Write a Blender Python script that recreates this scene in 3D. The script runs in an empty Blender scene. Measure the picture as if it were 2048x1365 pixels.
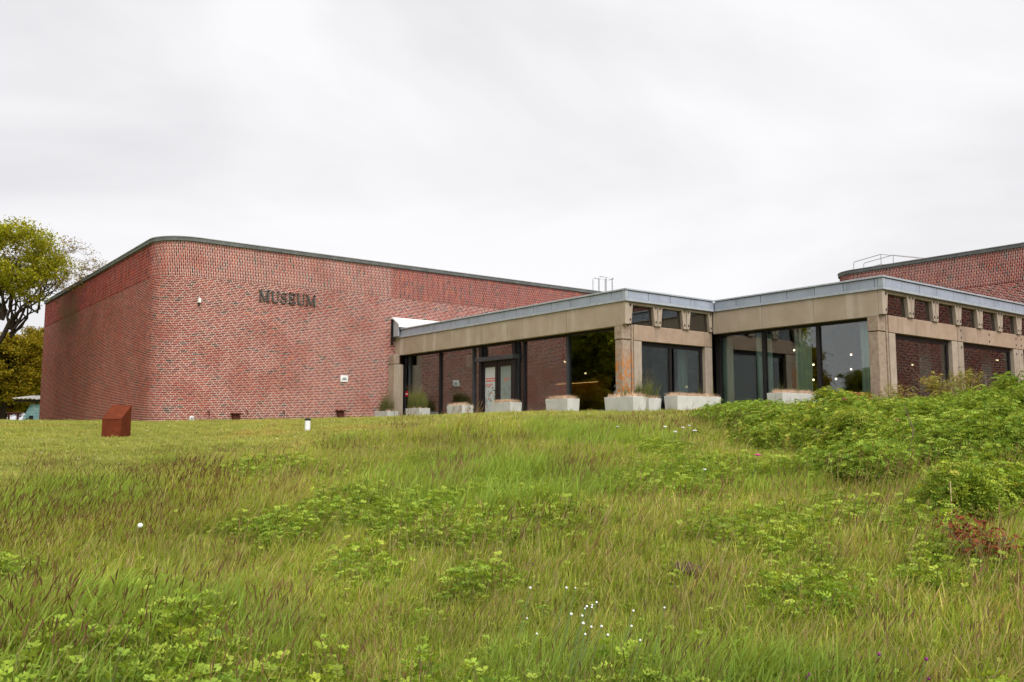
import bpy, bmesh, math, random
import numpy as np
from mathutils import Matrix, Vector, Euler

random.seed(7)
rng = np.random.default_rng(7)
sc = bpy.context.scene
C = sc.collection
R = math.radians

# ------------------------------------------------------------------ camera, sky, sun, exposure
YAW = R(52.24)                       # the eye is the origin; X and Y run along the walls of the buildings
cam = bpy.data.cameras.new('camera')
cam_o = bpy.data.objects.new('camera', cam)
C.objects.link(cam_o)
cam.sensor_width = 36
cam.lens = 36 * 1777 / 2048
cam.clip_start = .05
cam.clip_end = 9000
cam_o.location = (0, 0, 0)
cam_o.rotation_euler = (R(90 + 5.96), 0, YAW - R(90))
sc.camera = cam_o

SUN_AZ = math.atan2(-1.0, -.30)      # behind the camera
SUN_EL = R(50)
world = bpy.data.worlds.new('World')
sc.world = world
world.use_nodes = True
nt = world.node_tree
nt.nodes.clear()
N = nt.nodes.new
L = nt.links.new
wout = N('ShaderNodeOutputWorld')
bg = N('ShaderNodeBackground')
sky = N('ShaderNodeTexSky')
sky.sky_type = 'NISHITA'
sky.sun_disc = False
sky.sun_elevation = SUN_EL
sky.sun_rotation = math.pi / 2 - SUN_AZ
tc = N('ShaderNodeTexCoord')
mp = N('ShaderNodeMapping')
mp.inputs['Scale'].default_value = (1, 1, 2.6)
mp.inputs['Rotation'].default_value = (0, 0, .5)
n1 = N('ShaderNodeTexNoise')
n1.inputs['Scale'].default_value = 1.35
n1.inputs['Detail'].default_value = 5
n1.inputs['Roughness'].default_value = .5
n1.inputs['Distortion'].default_value = .5
rmp = N('ShaderNodeValToRGB')
rmp.color_ramp.elements[0].position = .32
rmp.color_ramp.elements[0].color = (3.42, 3.37, 3.49, 1)
rmp.color_ramp.elements[1].position = .66
rmp.color_ramp.elements[1].color = (4.92, 4.86, 4.94, 1)
mix = N('ShaderNodeMix')
mix.data_type = 'RGBA'
mix.inputs[0].default_value = .97    # a closed cloud deck over the clear sky
L(tc.outputs['Generated'], mp.inputs['Vector'])
L(mp.outputs['Vector'], n1.inputs['Vector'])
L(n1.outputs['Fac'], rmp.inputs['Fac'])
L(sky.outputs['Color'], mix.inputs[6])
L(rmp.outputs['Color'], mix.inputs[7])
L(mix.outputs[2], bg.inputs['Color'])
bg.inputs['Strength'].default_value = .0765
L(bg.outputs[0], wout.inputs['Surface'])

sun = bpy.data.lights.new('sun', 'SUN')
sun.energy = 1.5
sun.angle = R(50)
sun.color = (1, .985, .96)
sun_o = bpy.data.objects.new('sun', sun)
C.objects.link(sun_o)
sd = Vector((math.cos(SUN_EL) * math.cos(SUN_AZ), math.cos(SUN_EL) * math.sin(SUN_AZ), math.sin(SUN_EL)))
sun_o.rotation_euler = sd.to_track_quat('Z', 'Y').to_euler()
sun_o.location = sd * 60

sc.view_settings.view_transform = 'Standard'
sc.view_settings.look = 'None'
sc.view_settings.gamma = 1
sc.view_settings.use_curve_mapping = False
sc.view_settings.exposure = 1.4
sc.render.engine = 'CYCLES'
sc.cycles.max_bounces = 5
sc.cycles.transmission_bounces = 3
sc.cycles.glossy_bounces = 3
sc.cycles.use_adaptive_sampling = True
sc.cycles.adaptive_threshold = .018
sc.cycles.transparent_max_bounces = 12
sc.cycles.diffuse_bounces = 2
sc.cycles.caustics_reflective = False
sc.cycles.caustics_refractive = False
sc.cycles.use_denoising = True
sc.cycles.denoising_prefilter = 'ACCURATE'
sc.cycles.denoising_input_passes = 'RGB_ALBEDO_NORMAL'

# ------------------------------------------------------------------ materials
MATS = {}


class NB:
    """small helper round one material's node tree"""
    def __init__(self, name):
        m = bpy.data.materials.new(name)
        m.use_nodes = True
        self.m = m
        self.t = m.node_tree
        self.b = self.t.nodes['Principled BSDF']
        self.out = self.t.nodes['Material Output']
        MATS[name] = m

    def n(self, typ, **kw):
        nd = self.t.nodes.new(typ)
        for k, v in kw.items():
            if k in nd.inputs.keys():
                nd.inputs[k].default_value = v
            else:
                setattr(nd, k, v)
        return nd

    def l(self, a, b):
        self.t.links.new(a, b)

    def pos(self):
        return self.n('ShaderNodeNewGeometry').outputs['Position']

    def noise(self, scale, detail=4, rough=.55, vec=None, stretch=None):
        v = vec or self.pos()
        if stretch:
            mpn = self.n('ShaderNodeMapping')
            mpn.inputs['Scale'].default_value = stretch
            self.l(v, mpn.inputs['Vector'])
            v = mpn.outputs['Vector']
        nn = self.n('ShaderNodeTexNoise', Scale=scale, Detail=detail, Roughness=rough)
        self.l(v, nn.inputs['Vector'])
        return nn.outputs['Fac']

    def ramp(self, fac, stops):
        r = self.n('ShaderNodeValToRGB')
        e = r.color_ramp.elements
        while len(e) < len(stops):
            e.new(.5)
        for i, (p, c) in enumerate(stops):
            e[i].position = p
            e[i].color = (*c, 1) if len(c) == 3 else c
        self.l(fac, r.inputs['Fac'])
        return r.outputs['Color']

    def mix(self, fac, a, b, mode='MIX'):
        x = self.n('ShaderNodeMix', data_type='RGBA', blend_type=mode)
        for sock, v in ((x.inputs[0], fac), (x.inputs[6], a), (x.inputs[7], b)):
            if hasattr(v, 'links') or isinstance(v, bpy.types.NodeSocket):
                self.l(v, sock)
            elif isinstance(v, tuple):
                sock.default_value = (*v, 1) if len(v) == 3 else v
            else:
                sock.default_value = v
        return x.outputs[2]

    def math(self, op, a, b=None, clamp=False):
        x = self.n('ShaderNodeMath', operation=op, use_clamp=clamp)
        for i, v in enumerate((a, b)):
            if v is None:
                continue
            if isinstance(v, bpy.types.NodeSocket):
                self.l(v, x.inputs[i])
            else:
                x.inputs[i].default_value = v
        return x.outputs[0]

    def xyz(self):
        s = self.n('ShaderNodeSeparateXYZ')
        self.l(self.pos(), s.inputs[0])
        return s.outputs

    def step(self, v, lo, hi):
        m = self.n('ShaderNodeMapRange', interpolation_type='SMOOTHSTEP')
        m.inputs['From Min'].default_value = lo
        m.inputs['From Max'].default_value = hi
        self.l(v, m.inputs['Value'])
        return m.outputs['Result']

    def bump(self, h, strength, dist=.01):
        bb = self.n('ShaderNodeBump', Strength=strength, Distance=dist)
        self.l(h, bb.inputs['Height'])
        self.l(bb.outputs['Normal'], self.b.inputs['Normal'])

    def col(self, c):
        if isinstance(c, tuple):
            self.b.inputs['Base Color'].default_value = (*c, 1)
        else:
            self.l(c, self.b.inputs['Base Color'])

    def set(self, rough=.8, metal=0., spec=.3):
        self.b.inputs['Roughness'].default_value = rough
        self.b.inputs['Metallic'].default_value = metal
        self.b.inputs['Specular IOR Level'].default_value = spec
        return self.m


def mat_brick():
    k = NB('brick')
    a = k.n('ShaderNodeAttribute', attribute_name='Col').outputs['Color']
    fine = k.noise(38, 4)
    c = k.mix(.6, a, k.ramp(fine, [(.25, (.55, .55, .55)), (.75, (1.35, 1.35, 1.35))]), 'MULTIPLY')
    big = k.noise(.55, 5, .6)
    c = k.mix(.28, c, k.ramp(big, [(.3, (.72, .70, .72)), (.7, (1.22, 1.2, 1.15))]), 'MULTIPLY')
    # algae on the shaded end of the soldier band, weeping brown streaks
    s = k.xyz()
    alg = k.math('MULTIPLY', k.math('MULTIPLY', k.step(s[1], 46.0, 48.5), k.math('SUBTRACT', 1.0, k.step(s[1], 50.0, 54.5))), k.step(s[2], 4.0, 6.2))
    alg = k.math('MULTIPLY', alg, k.step(k.noise(.9, 4), .25, .6))
    c = k.mix(k.math('MULTIPLY', alg, .6), c, (.115, .100, .034))
    streak = k.math('MULTIPLY', k.step(k.noise(1.0, 4, .6, stretch=(1.1, 1.1, .10)), .56, .75), .22)
    c = k.mix(streak, c, (.10, .035, .022))
    drip = k.math('MULTIPLY', k.math('MULTIPLY', k.step(k.noise(1.6, 5, .7, stretch=(2.2, 2.2, .07)), .48, .70), k.step(s[2], 4.2, 7.2)), .5)
    c = k.mix(k.math('MULTIPLY', drip, .45), c, (.085, .040, .030))
    damp = k.math('MULTIPLY', k.math('SUBTRACT', 1.0, k.step(k.math('ADD', s[2], k.math('MULTIPLY', k.noise(1.3, 4), .9)), 0.9, 1.7)), .20)
    c = k.mix(damp, c, (.10, .035, .028))
    eff = k.math('MULTIPLY', k.step(k.noise(2.4, 5, .7, stretch=(1, 1, .5)), .66, .80), .35)
    c = k.mix(eff, c, (.42, .33, .28))
    k.col(c)
    k.bump(fine, .5, .006)
    return k.set(.85, spec=.2)


def mat_mortar():
    k = NB('mortar')
    s = k.xyz()
    n = k.noise(5, 5)
    c = k.ramp(n, [(.3, (.61, .495, .41)), (.7, (.76, .645, .55))])
    # older, redder pointing in the soldier band right of the break and along the side wall
    high = k.step(s[2], 5.955, 5.965)
    right = k.step(s[0], 19.50, 19.54)
    bld2 = k.step(s[0], 35.5, 35.6)
    side = k.step(s[1], 35.2, 35.5)
    old = k.math('MULTIPLY', high, k.math('MAXIMUM', k.math('SUBTRACT', right, bld2), k.math('MULTIPLY', side, .6)))
    c = k.mix(k.math('MULTIPLY', old, .52), c, (.27, .115, .085))
    c = k.mix(k.math('MULTIPLY', side, .30), c, (.30, .16, .115))
    patch = k.math('MULTIPLY', k.step(k.noise(.7, 4, .6), .48, .66), .55)
    c = k.mix(patch, c, (.46, .29, .21))
    alg = k.math('MULTIPLY', k.math('MULTIPLY', k.step(s[1], 46.0, 48.5), k.math('SUBTRACT', 1.0, k.step(s[1], 50.0, 54.5))), k.step(s[2], 4.0, 6.2))
    c = k.mix(k.math('MULTIPLY', alg, .8), c, (.11, .095, .03))
    k.col(c)
    k.bump(k.noise(60, 3), .4, .004)
    return k.set(.95, spec=.1)


def mat_noisy(name, c0, c1, scale=6, rough=.8, metal=0., spec=.3, bump=.25, bscale=60, streak=None, speck=None, bdist=.005):
    k = NB(name)
    c = k.ramp(k.noise(scale, 6, .62), [(.28, c0), (.72, c1)])
    if streak:
        c = k.mix(k.math('MULTIPLY', k.step(k.noise(2.6, 5, .65, stretch=(.75, .75, .07)), .48, .74), streak[1]), c, streak[0])
    if speck:
        c = k.mix(k.math('MULTIPLY', k.step(k.noise(speck[2], 2, .5), speck[3], speck[3] + .06), speck[1]), c, speck[0])
    k.col(c)
    if bump:
        k.bump(k.noise(bscale, 4), bump, bdist)
    return k.set(rough, metal, spec)


def mat_column(name, lichen):
    k = NB(name)
    s = k.xyz()
    c = k.ramp(k.noise(9, 6, .65), [(.28, (.23, .165, .115)), (.72, (.42, .325, .25))])
    c = k.mix(k.math('MULTIPLY', k.step(k.noise(70, 2), .60, .68), .5), c, (.52, .43, .35))
    c = k.mix(k.math('MULTIPLY', k.step(k.noise(55, 2), .62, .70), .5), c, (.14, .11, .09))
    c = k.mix(k.math('MULTIPLY', k.step(k.noise(3, 5, .65, stretch=(2.4, 2.4, .15)), .52, .72), .5), c, (.20, .16, .13))
    if lichen:
        blot = k.math('MULTIPLY', k.step(k.noise(6.5, 6, .7), .49, .56), k.math('SUBTRACT', 1.0, k.step(s[2], 2.1, 2.9)))
        c = k.mix(k.math('MULTIPLY', blot, .85), c, (.50, .165, .015))
    k.col(c)
    k.bump(k.noise(45, 5), .5, .01)
    return k.set(.92, spec=.15)


def mat_glass(name, refl, tint):
    k = NB(name)
    k.t.nodes.remove(k.b)
    tr = k.n('ShaderNodeBsdfTransparent')
    tr.inputs['Color'].default_value = (*tint, 1)
    gl = k.n('ShaderNodeBsdfGlossy')
    gl.inputs['Roughness'].default_value = .0
    gl.inputs['Color'].default_value = (1, 1, 1, 1)
    bb = k.n('ShaderNodeBump', Strength=.012, Distance=.05)
    k.l(k.noise(1.1, 1), bb.inputs['Height'])
    k.l(bb.outputs['Normal'], gl.inputs['Normal'])
    fr = k.n('ShaderNodeFresnel', IOR=1.5)
    f = k.math('ADD', refl, k.math('MULTIPLY', fr.outputs[0], .8), True)
    mx = k.n('ShaderNodeMixShader')
    k.l(f, mx.inputs[0])
    k.l(tr.outputs[0], mx.inputs[1])
    k.l(gl.outputs[0], mx.inputs[2])
    k.l(mx.outputs[0], k.out.inputs['Surface'])
    return k.m


def mat_leaf(name, attr=True, base=(.1, .15, .03), dry=None, patch=.35, transl=.35, rough=.55, wscale=.5, alt=None, spec=.0):
    """foliage: colour per leaf from 'Col', wide patches from place, light through the blade"""
    k = NB(name)
    if attr:
        c = k.n('ShaderNodeAttribute', attribute_name='Col').outputs['Color']
    else:
        c = k.mix(0.0, base, base)
    rnd = k.n('ShaderNodeObjectInfo').outputs['Random']
    c = k.mix(.6, c, k.ramp(rnd, [(0, (.66, .70, .62)), (.5, (1, 1, 1)), (1, (1.32, 1.22, 1.05))]), 'MULTIPLY')
    c = k.mix(patch, c, k.ramp(k.noise(wscale, 4, .6), [(.3, (.66, .72, .62)), (.7, (1.30, 1.28, 1.2))]), 'MULTIPLY')
    if alt:
        c = k.mix(k.math('MULTIPLY', k.step(k.noise(alt[1], 4, .6), .52, .66), alt[2]), c, k.mix(1.0, c, alt[0], 'MULTIPLY'))
    df = k.b
    k.l(c, df.inputs['Base Color'])
    df.inputs['Roughness'].default_value = rough
    df.inputs['Specular IOR Level'].default_value = spec
    tl = k.n('ShaderNodeBsdfTranslucent')
    k.l(k.mix(1.0, c, (1.35, 1.25, .55), 'MULTIPLY'), tl.inputs['Color'])
    mx = k.n('ShaderNodeMixShader')
    mx.inputs[0].default_value = transl
    k.l(df.outputs[0], mx.inputs[1])
    k.l(tl.outputs[0], mx.inputs[2])
    k.l(mx.outputs[0], k.out.inputs['Surface'])
    return k.m


def mat_emit(name, col, strength):
    k = NB(name)
    k.col(tuple(min(1, c) for c in col))
    k.b.inputs['Emission Color'].default_value = (*col, 1)
    k.b.inputs['Emission Strength'].default_value = strength
    return k.m


def mat_poster(name, base, seed):
    """frosted film on a door leaf: grey photographic print low down"""
    k = NB(name)
    s = k.xyz()
    n = k.step(k.noise(5 + seed, 6, .7), .48, .60)
    zone = k.math('MULTIPLY', k.step(s[2], .95, 1.25), k.math('SUBTRACT', 1.0, k.step(s[2], 1.75, 2.0)))
    c = k.mix(k.math('MULTIPLY', k.math('MULTIPLY', n, zone), .8), base, (.16, .17, .17))
    k.col(c)
    return k.set(.5)


mat_brick()
mat_mortar()
mat_noisy('coping', (.082, .085, .080), (.145, .150, .140), 3, .7, 0, .3, .3, 30, streak=((.19, .22, .205), .5))
mat_noisy('coping_cap', (.22, .22, .21), (.40, .39, .37), 4, .7)
mat_noisy('zinc', (.285, .320, .395), (.355, .390, .465), 2.2, .5, .0, .45, .06, 9, streak=((.21, .235, .285), .75))
mat_noisy('zinc_trim', (.30, .33, .37), (.42, .45, .49), 5, .5, .0, .4, .05, 20)
mat_noisy('fascia_concrete', (.325, .255, .185), (.43, .345, .262), 1.3, .9, 0, .15, .35, 90, streak=((.54, .47, .39), .75), speck=((.62, .56, .48), .5, 9, .72))
mat_noisy('beam_concrete', (.325, .228, .160), (.43, .318, .238), 2.4, .92, 0, .15, .45, 90, streak=((.18, .14, .115), .7), speck=((.20, .13, .09), .5, 80, .58))
mat_noisy('clerestory_concrete', (.33, .262, .198), (.44, .36, .285), 3, .9, 0, .15, .3, 90, streak=((.25, .21, .175), .6))
mat_column('column_lichen', True)
mat_column('column_weathered', False)
mat_noisy('planter_concrete', (.47, .46, .43), (.60, .59, .56), 3, .92, 0, .15, .3, 60, streak=((.40, .38, .34), .5), speck=((.36, .34, .30), .5, 26, .66))
mat_noisy('frame_dark', (.011, .0085, .009), (.020, .016, .017), 8, .5, 0, .35, 0)
mat_noisy('frame_grey', (.035, .037, .042), (.055, .057, .062), 8, .45, 0, .4, 0)
mat_noisy('bolt_dark', (.02, .02, .018), (.045, .04, .035), 30, .6)
mat_noisy('black_gap', (.006, .006, .006), (.012, .011, .010), 8, .9, bump=0)
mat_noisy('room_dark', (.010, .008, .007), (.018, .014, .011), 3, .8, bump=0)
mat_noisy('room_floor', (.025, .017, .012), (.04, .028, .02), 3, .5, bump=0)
mat_noisy('screen_frost', (.26, .31, .28), (.31, .36, .33), 2, .5, bump=0)
mat_noisy('screen_edge', (.50, .60, .56), (.58, .66, .62), 2, .3, bump=0)
mat_noisy('bar_wood', (.36, .12, .022), (.55, .20, .045), 7, .5, bump=0)
mat_noisy('white_paint', (.72, .72, .71), (.84, .84, .83), 6, .55, 0, .3, .05)
mat_noisy('metal_galv', (.30, .31, .32), (.42, .43, .44), 20, .4, .6, .5, 0)
mat_noisy('letter_metal', (.055, .058, .052), (.115, .120, .105), 18, .6, .3, .4, .3, 60)
mat_noisy('rust', (.095, .021, .009), (.165, .038, .014), 7, .9, 0, .1, .5, 120, streak=((.10, .022, .010), .5))
mat_noisy('rust_dark', (.060, .016, .012), (.10, .028, .018), 20, .9)
mat_noisy('cap_black', (.010, .010, .012), (.022, .022, .025), 20, .5)
mat_noisy('red_plastic', (.55, .01, .015), (.62, .015, .02), 5, .4, bump=0)
mat_noisy('red_print', (.62, .075, .045), (.70, .10, .06), 5, .5, bump=0)
mat_noisy('hull_teal', (.16, .34, .37), (.38, .58, .60), 2.5, .7, 0, .2, .4, 30, streak=((.05, .10, .11), .6))
mat_noisy('roof_sheet', (.30, .29, .27), (.46, .44, .41), 2, .8)
mat_noisy('bark', (.030, .023, .018), (.070, .055, .042), 9, .95, 0, .1, .7, 25, bdist=.03)
mat_noisy('twig', (.13, .09, .065), (.24, .17, .125), 20, .9, bump=0)
mat_noisy('dead_leaf', (.10, .026, .010), (.30, .075, .022), 40, .8, bump=0)
mat_noisy('straw', (.55, .36, .22), (.80, .58, .40), 40, .8, bump=0)
mat_noisy('soil', (.060, .040, .028), (.13, .085, .060), 14, .98, 0, .1, .8, 40, bdist=.02)
mat_noisy('flower_white', (.80, .80, .80), (.9, .9, .9), 40, .7, bump=0)
mat_noisy('flower_pink', (.62, .03, .24), (.76, .08, .36), 40, .7, bump=0)
mat_noisy('flower_purple', (.16, .015, .14), (.28, .03, .22), 40, .7, bump=0)
mat_noisy('flower_yellow', (.80, .45, .02), (.88, .55, .03), 40, .7, bump=0)
mat_noisy('stem_green', (.10, .15, .035), (.15, .20, .05), 40, .7, bump=0)
mat_noisy('skylight_pane', (.62, .62, .60), (.78, .78, .76), 2, .35, 0, .5, 0)
mat_noisy('low_wall_brick', (.20, .035, .022), (.30, .06, .04), 8, .8)
mat_glass('glass', .065, (.86, .91, .885))
mat_glass('glass_clerestory', .16, (.5, .52, .51))
mat_poster('poster_light', (.50, .53, .52), 0)
mat_poster('poster_dim', (.23, .27, .25), 1.3)
mat_emit('bulb_glow', (1.0, .74, .42), 3)
mat_emit('strip_glow', (1.0, .50, .16), 1.3)
mat_leaf('grass_blade', transl=.40, patch=.6, wscale=.45, alt=((1.06, .96, .88), .33, .4))
mat_leaf('lawn_blade', transl=.35, patch=.5, wscale=.28, alt=((1.45, 1.0, 1.25), .20, .6))
mat_leaf('rose_leaf', transl=.32, patch=.30, wscale=.9, rough=.5, spec=.12)
mat_leaf('bush_leaf', transl=.30, patch=.30, wscale=1.2, rough=.5, spec=.12)
mat_leaf('tree_leaf', transl=.35, patch=.30, wscale=.4)


def mat_curtain():
    k = NB('curtain')
    c = k.mix(.5, (.76, .92, .86), k.ramp(k.noise(3, 3, stretch=(4, 4, .1)), [(.3, (.7, .7, .7)), (.7, (1.2, 1.2, 1.2))]), 'MULTIPLY')
    k.col(c)
    k.set(.9, spec=.1)
    tl = k.n('ShaderNodeBsdfTranslucent')
    k.l(c, tl.inputs['Color'])
    mx = k.n('ShaderNodeMixShader')
    mx.inputs[0].default_value = .3
    k.l(k.b.outputs[0], mx.inputs[1])
    k.l(tl.outputs[0], mx.inputs[2])
    k.l(mx.outputs[0], k.out.inputs['Surface'])


mat_curtain()


def mat_ground():
    k = NB('meadow_soil')
    k.col(k.mix(k.step(k.noise(.6, 5), .4, .65), k.ramp(k.noise(9, 6, .7), [(.3, (.07, .085, .02)), (.7, (.16, .17, .045))]), (.19, .15, .065)))
    k.bump(k.noise(16, 6, .7), .9, .05)
    k.set(.95, spec=.1)
    k = NB('lawn_turf')
    c = k.ramp(k.noise(22, 6, .7), [(.3, (.23, .265, .06)), (.7, (.38, .40, .11))])
    c = k.mix(k.math('MULTIPLY', k.step(k.noise(.45, 5, .65, stretch=(2.4, .7, 1)), .50, .66), .75), c, (.42, .355, .16))
    k.col(c)
    k.bump(k.noise(45, 5, .7), .8, .03)
    k.set(.95, spec=.1)


mat_ground()

# ------------------------------------------------------------------ building helpers


def tag(o, label=None, cat=None, group=None, kind=None):
    for key, v in (('label', label), ('category', cat), ('group', group), ('kind', kind)):
        if v:
            o[key] = v
    return o


def thing(name, label, cat, loc=(0, 0, 0), rotz=0, group=None):
    o = bpy.data.objects.new(name, None)
    o.empty_display_size = .2
    C.objects.link(o)
    o.location = loc
    o.rotation_euler = (0, 0, rotz)
    return tag(o, label, cat, group)


def adopt(o, parent, local=False):
    """make o a part of parent; its mesh is in world coordinates unless local"""
    o.parent = parent
    if not local:
        def world_of(p):
            m = Matrix.Translation(p.location)
            return m if p.parent is None else world_of(p.parent) @ p.matrix_parent_inverse @ m
        o.matrix_parent_inverse = world_of(parent).inverted()
    return o


def obj(name, me, mat=None, parent=None, local=False):
    if mat is not None:
        me.materials.append(MATS[mat])
    o = bpy.data.objects.new(name, me)
    C.objects.link(o)
    if parent is not None:
        adopt(o, parent, local)
    return o


def mesh_from(name, V, F, col=None, smooth=False):
    """quads (n,4) or tris (n,3) in one go; col: one colour per vertex (point) or per face"""
    V = np.asarray(V, np.float32)
    F = np.asarray(F, np.int32)
    me = bpy.data.meshes.new(name)
    k = F.shape[1]
    me.vertices.add(len(V))
    me.vertices.foreach_set('co', V.ravel())
    me.loops.add(F.size)
    me.loops.foreach_set('vertex_index', F.ravel())
    me.polygons.add(len(F))
    me.polygons.foreach_set('loop_start', np.arange(0, F.size, k, dtype=np.int32))
    me.update(calc_edges=True)
    if smooth:
        me.polygons.foreach_set('use_smooth', np.ones(len(F), bool))
    if col is not None:
        col = np.asarray(col, np.float32)
        a = me.attributes.new('Col', 'FLOAT_COLOR', 'POINT' if len(col) == len(V) else 'FACE')
        a.data.foreach_set('color', np.concatenate([col, np.ones((len(col), 1), np.float32)], 1).ravel())
    me.validate()
    return me


BOXF = [(0, 1, 2, 3), (7, 6, 5, 4), (0, 4, 5, 1), (1, 5, 6, 2), (2, 6, 7, 3), (3, 7, 4, 0)]


def bm_hexa(bm, P):
    v = [bm.verts.new(p) for p in P]
    for f in BOXF:
        bm.faces.new([v[i] for i in f])
    return v


def bm_box(bm, x0, x1, y0, y1, z0, z1):
    return bm_hexa(bm, [(x0, y0, z0), (x0, y1, z0), (x1, y1, z0), (x1, y0, z0), (x0, y0, z1), (x0, y1, z1), (x1, y1, z1), (x1, y0, z1)])


def finish(name, bm, mat, parent=None, bevel=0, local=False, smooth=False):
    bmesh.ops.recalc_face_normals(bm, faces=bm.faces)
    if bevel:
        bmesh.ops.bevel(bm, geom=list(bm.edges), offset=bevel, segments=1, affect='EDGES', clamp_overlap=True)
    me = bpy.data.meshes.new(name)
    bm.to_mesh(me)
    bm.free()
    if smooth:
        me.polygons.foreach_set('use_smooth', np.ones(len(me.polygons), bool))
    return obj(name, me, mat, parent, local)


def box(name, x0, x1, y0, y1, z0, z1, mat, parent=None, bevel=0, local=False):
    bm = bmesh.new()
    bm_box(bm, x0, x1, y0, y1, z0, z1)
    return finish(name, bm, mat, parent, bevel, local)


def bm_tube(bm, pts, r, sides=6, cap=True):
    """round bar along a polyline; r a number or one radius per point"""
    pts = [Vector(p) for p in pts]
    rr = r if hasattr(r, '__len__') else [r] * len(pts)
    rings = []
    ref = Vector((0, 0, 1))
    for i, p in enumerate(pts):
        d = (pts[min(i + 1, len(pts) - 1)] - pts[max(i - 1, 0)]).normalized()
        if abs(d.dot(ref)) > .95:
            ref = Vector((1, 0, 0))
        a = d.cross(ref).normalized()
        b = d.cross(a).normalized()
        rings.append([bm.verts.new(p + (a * math.cos(q) + b * math.sin(q)) * rr[i]) for q in [2 * math.pi * j / sides for j in range(sides)]])
    for A, B in zip(rings, rings[1:]):
        for j in range(sides):
            bm.faces.new((A[j], A[(j + 1) % sides], B[(j + 1) % sides], B[j]))
    if cap:
        bm.faces.new(rings[0])
        bm.faces.new(list(reversed(rings[-1])))


def bm_prism(bm, poly, f0, f1):
    """poly: 2-D outline; f0/f1 map (u, v) to the two end faces"""
    A = [bm.verts.new(f0(*p)) for p in poly]
    B = [bm.verts.new(f1(*p)) for p in poly]
    n = len(poly)
    bm.faces.new(A)
    bm.faces.new(list(reversed(B)))
    for i in range(n):
        bm.faces.new((A[i], B[i], B[(i + 1) % n], A[(i + 1) % n]))


# ------------------------------------------------------------------ the ground
_t = np.arange(0, 260, .25)


def _prof(pts):
    z = np.interp(_t, [p[0] for p in pts], [p[1] for p in pts])
    k = np.hanning(13)
    k /= k.sum()
    zp = np.concatenate([2 * z[0] - z[6:0:-1], z, np.full(6, z[-1])])
    return np.convolve(zp, k, 'valid')


ZL = _prof([(0, -1.65), (3, -1.15), (6, -.80), (10, -.46), (20, -.12), (33, .33), (40, .45), (58, .55), (75, .5), (259, .2)])
ZR = _prof([(0, -1.65), (3, -1.05), (8, -.45), (12, -.02), (16, .20), (20, .37), (24, .50), (27, .60), (31, .62), (60, .62), (259, .3)])


def ss(x):
    x = np.clip(x, 0, 1)
    return x * x * (3 - 2 * x)


def polar(x, y):
    """distance from the eye and bearing (degrees, right positive) off the camera's heading"""
    s = x * math.cos(YAW) + y * math.sin(YAW)
    r = x * math.sin(YAW) - y * math.cos(YAW)
    return np.hypot(s, r), np.degrees(np.arctan2(r, s))


def at(a, t):
    """a point on the plan from bearing (degrees) and distance"""
    a = np.radians(a)
    s, r = t * np.cos(a), t * np.sin(a)
    return s * math.cos(YAW) + r * math.sin(YAW), s * math.sin(YAW) - r * math.cos(YAW)


def ground(x, y):
    x = np.asarray(x, float)
    y = np.asarray(y, float)
    t, a = polar(x, y)
    w = np.clip((a + 24) / 26, 0, 1)
    w = .5 * w + .5 * ss(w)
    zf = np.interp(t, _t, ZL) * (1 - w) + np.interp(t, _t, ZR) * w
    zf = zf + .10 * ss((a - 8) / 6) * np.exp(-((t - 20) / 4.5) ** 2)
    zb = -1.65 - .12 * np.minimum(t, 18)
    q = ss((np.cos(np.radians(a)) + .5) / .8)
    z = zb * (1 - q) + zf * q
    b = .05 * np.sin(x * .9 + 1.3 * np.sin(y * .7)) * np.sin(y * .8 + .5) + .03 * np.sin(x * 2.1 + y * 1.3)
    return z + b * np.clip(1 - (t - 14) / 10, 0, 1) * np.clip(t / 3, 0, 1)


def gz(x, y):
    return float(ground(x, y))


BA = [-80, -45, -29.8, -23.4, -18.4, -12.1, -8.4, -.8, 4, 8.8, 13.4, 17, 22]
BT = [8, 8.3, 8.9, 10.4, 11.7, 12.7, 13.3, 13.8, 14.0, 14.6, 16.5, 24, 27]


def lawn_edge(a):
    a = np.asarray(a, float)
    e = np.interp(a, BA, BT)
    return e + .35 * np.sin(a * 1.1) + .2 * np.sin(a * 2.9 + 1)


def make_ground():
    rings = np.concatenate([np.arange(.4, 46, .4), 46 * 1.16 ** np.arange(0, 30)])
    nb = 300
    ang = np.linspace(0, 360, nb, endpoint=False) - 180
    T, A = np.meshgrid(rings, ang, indexing='ij')
    X, Y = at(A, T)
    Z = ground(X, Y)
    V = np.stack([X, Y, Z], -1).reshape(-1, 3)
    i = np.arange(len(rings) - 1)[:, None] * nb
    j = np.arange(nb)[None]
    F = np.stack([i + j, i + nb + j, i + nb + (j + 1) % nb, i + (j + 1) % nb], -1).reshape(-1, 4)
    V = np.concatenate([V, [[0, 0, -1.65]]])
    o = obj('ground', mesh_from('ground', V, F, smooth=True), 'meadow_soil')
    tag(o, kind='structure')
    # mown lawn: a sheet of its own up to the walls
    al = np.linspace(-80, 21.5, 200)
    vs = np.linspace(0, 1, 90) ** 1.3
    e = lawn_edge(al) - .25
    Tm = e[:, None] + vs[None] * (85 - e[:, None])
    X, Y = at(al[:, None] + 0 * Tm, Tm)
    Z = ground(X, Y) + .014
    V = np.stack([X, Y, Z], -1).reshape(-1, 3)
    m = len(vs)
    i = np.arange(len(al) - 1)[:, None] * m
    j = np.arange(m - 1)[None]
    F = np.stack([i + j, i + j + 1, i + m + j + 1, i + m + j], -1).reshape(-1, 4)
    o = obj('lawn', mesh_from('lawn', V, F, smooth=True), 'lawn_turf')
    tag(o, kind='structure')


make_ground()

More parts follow.
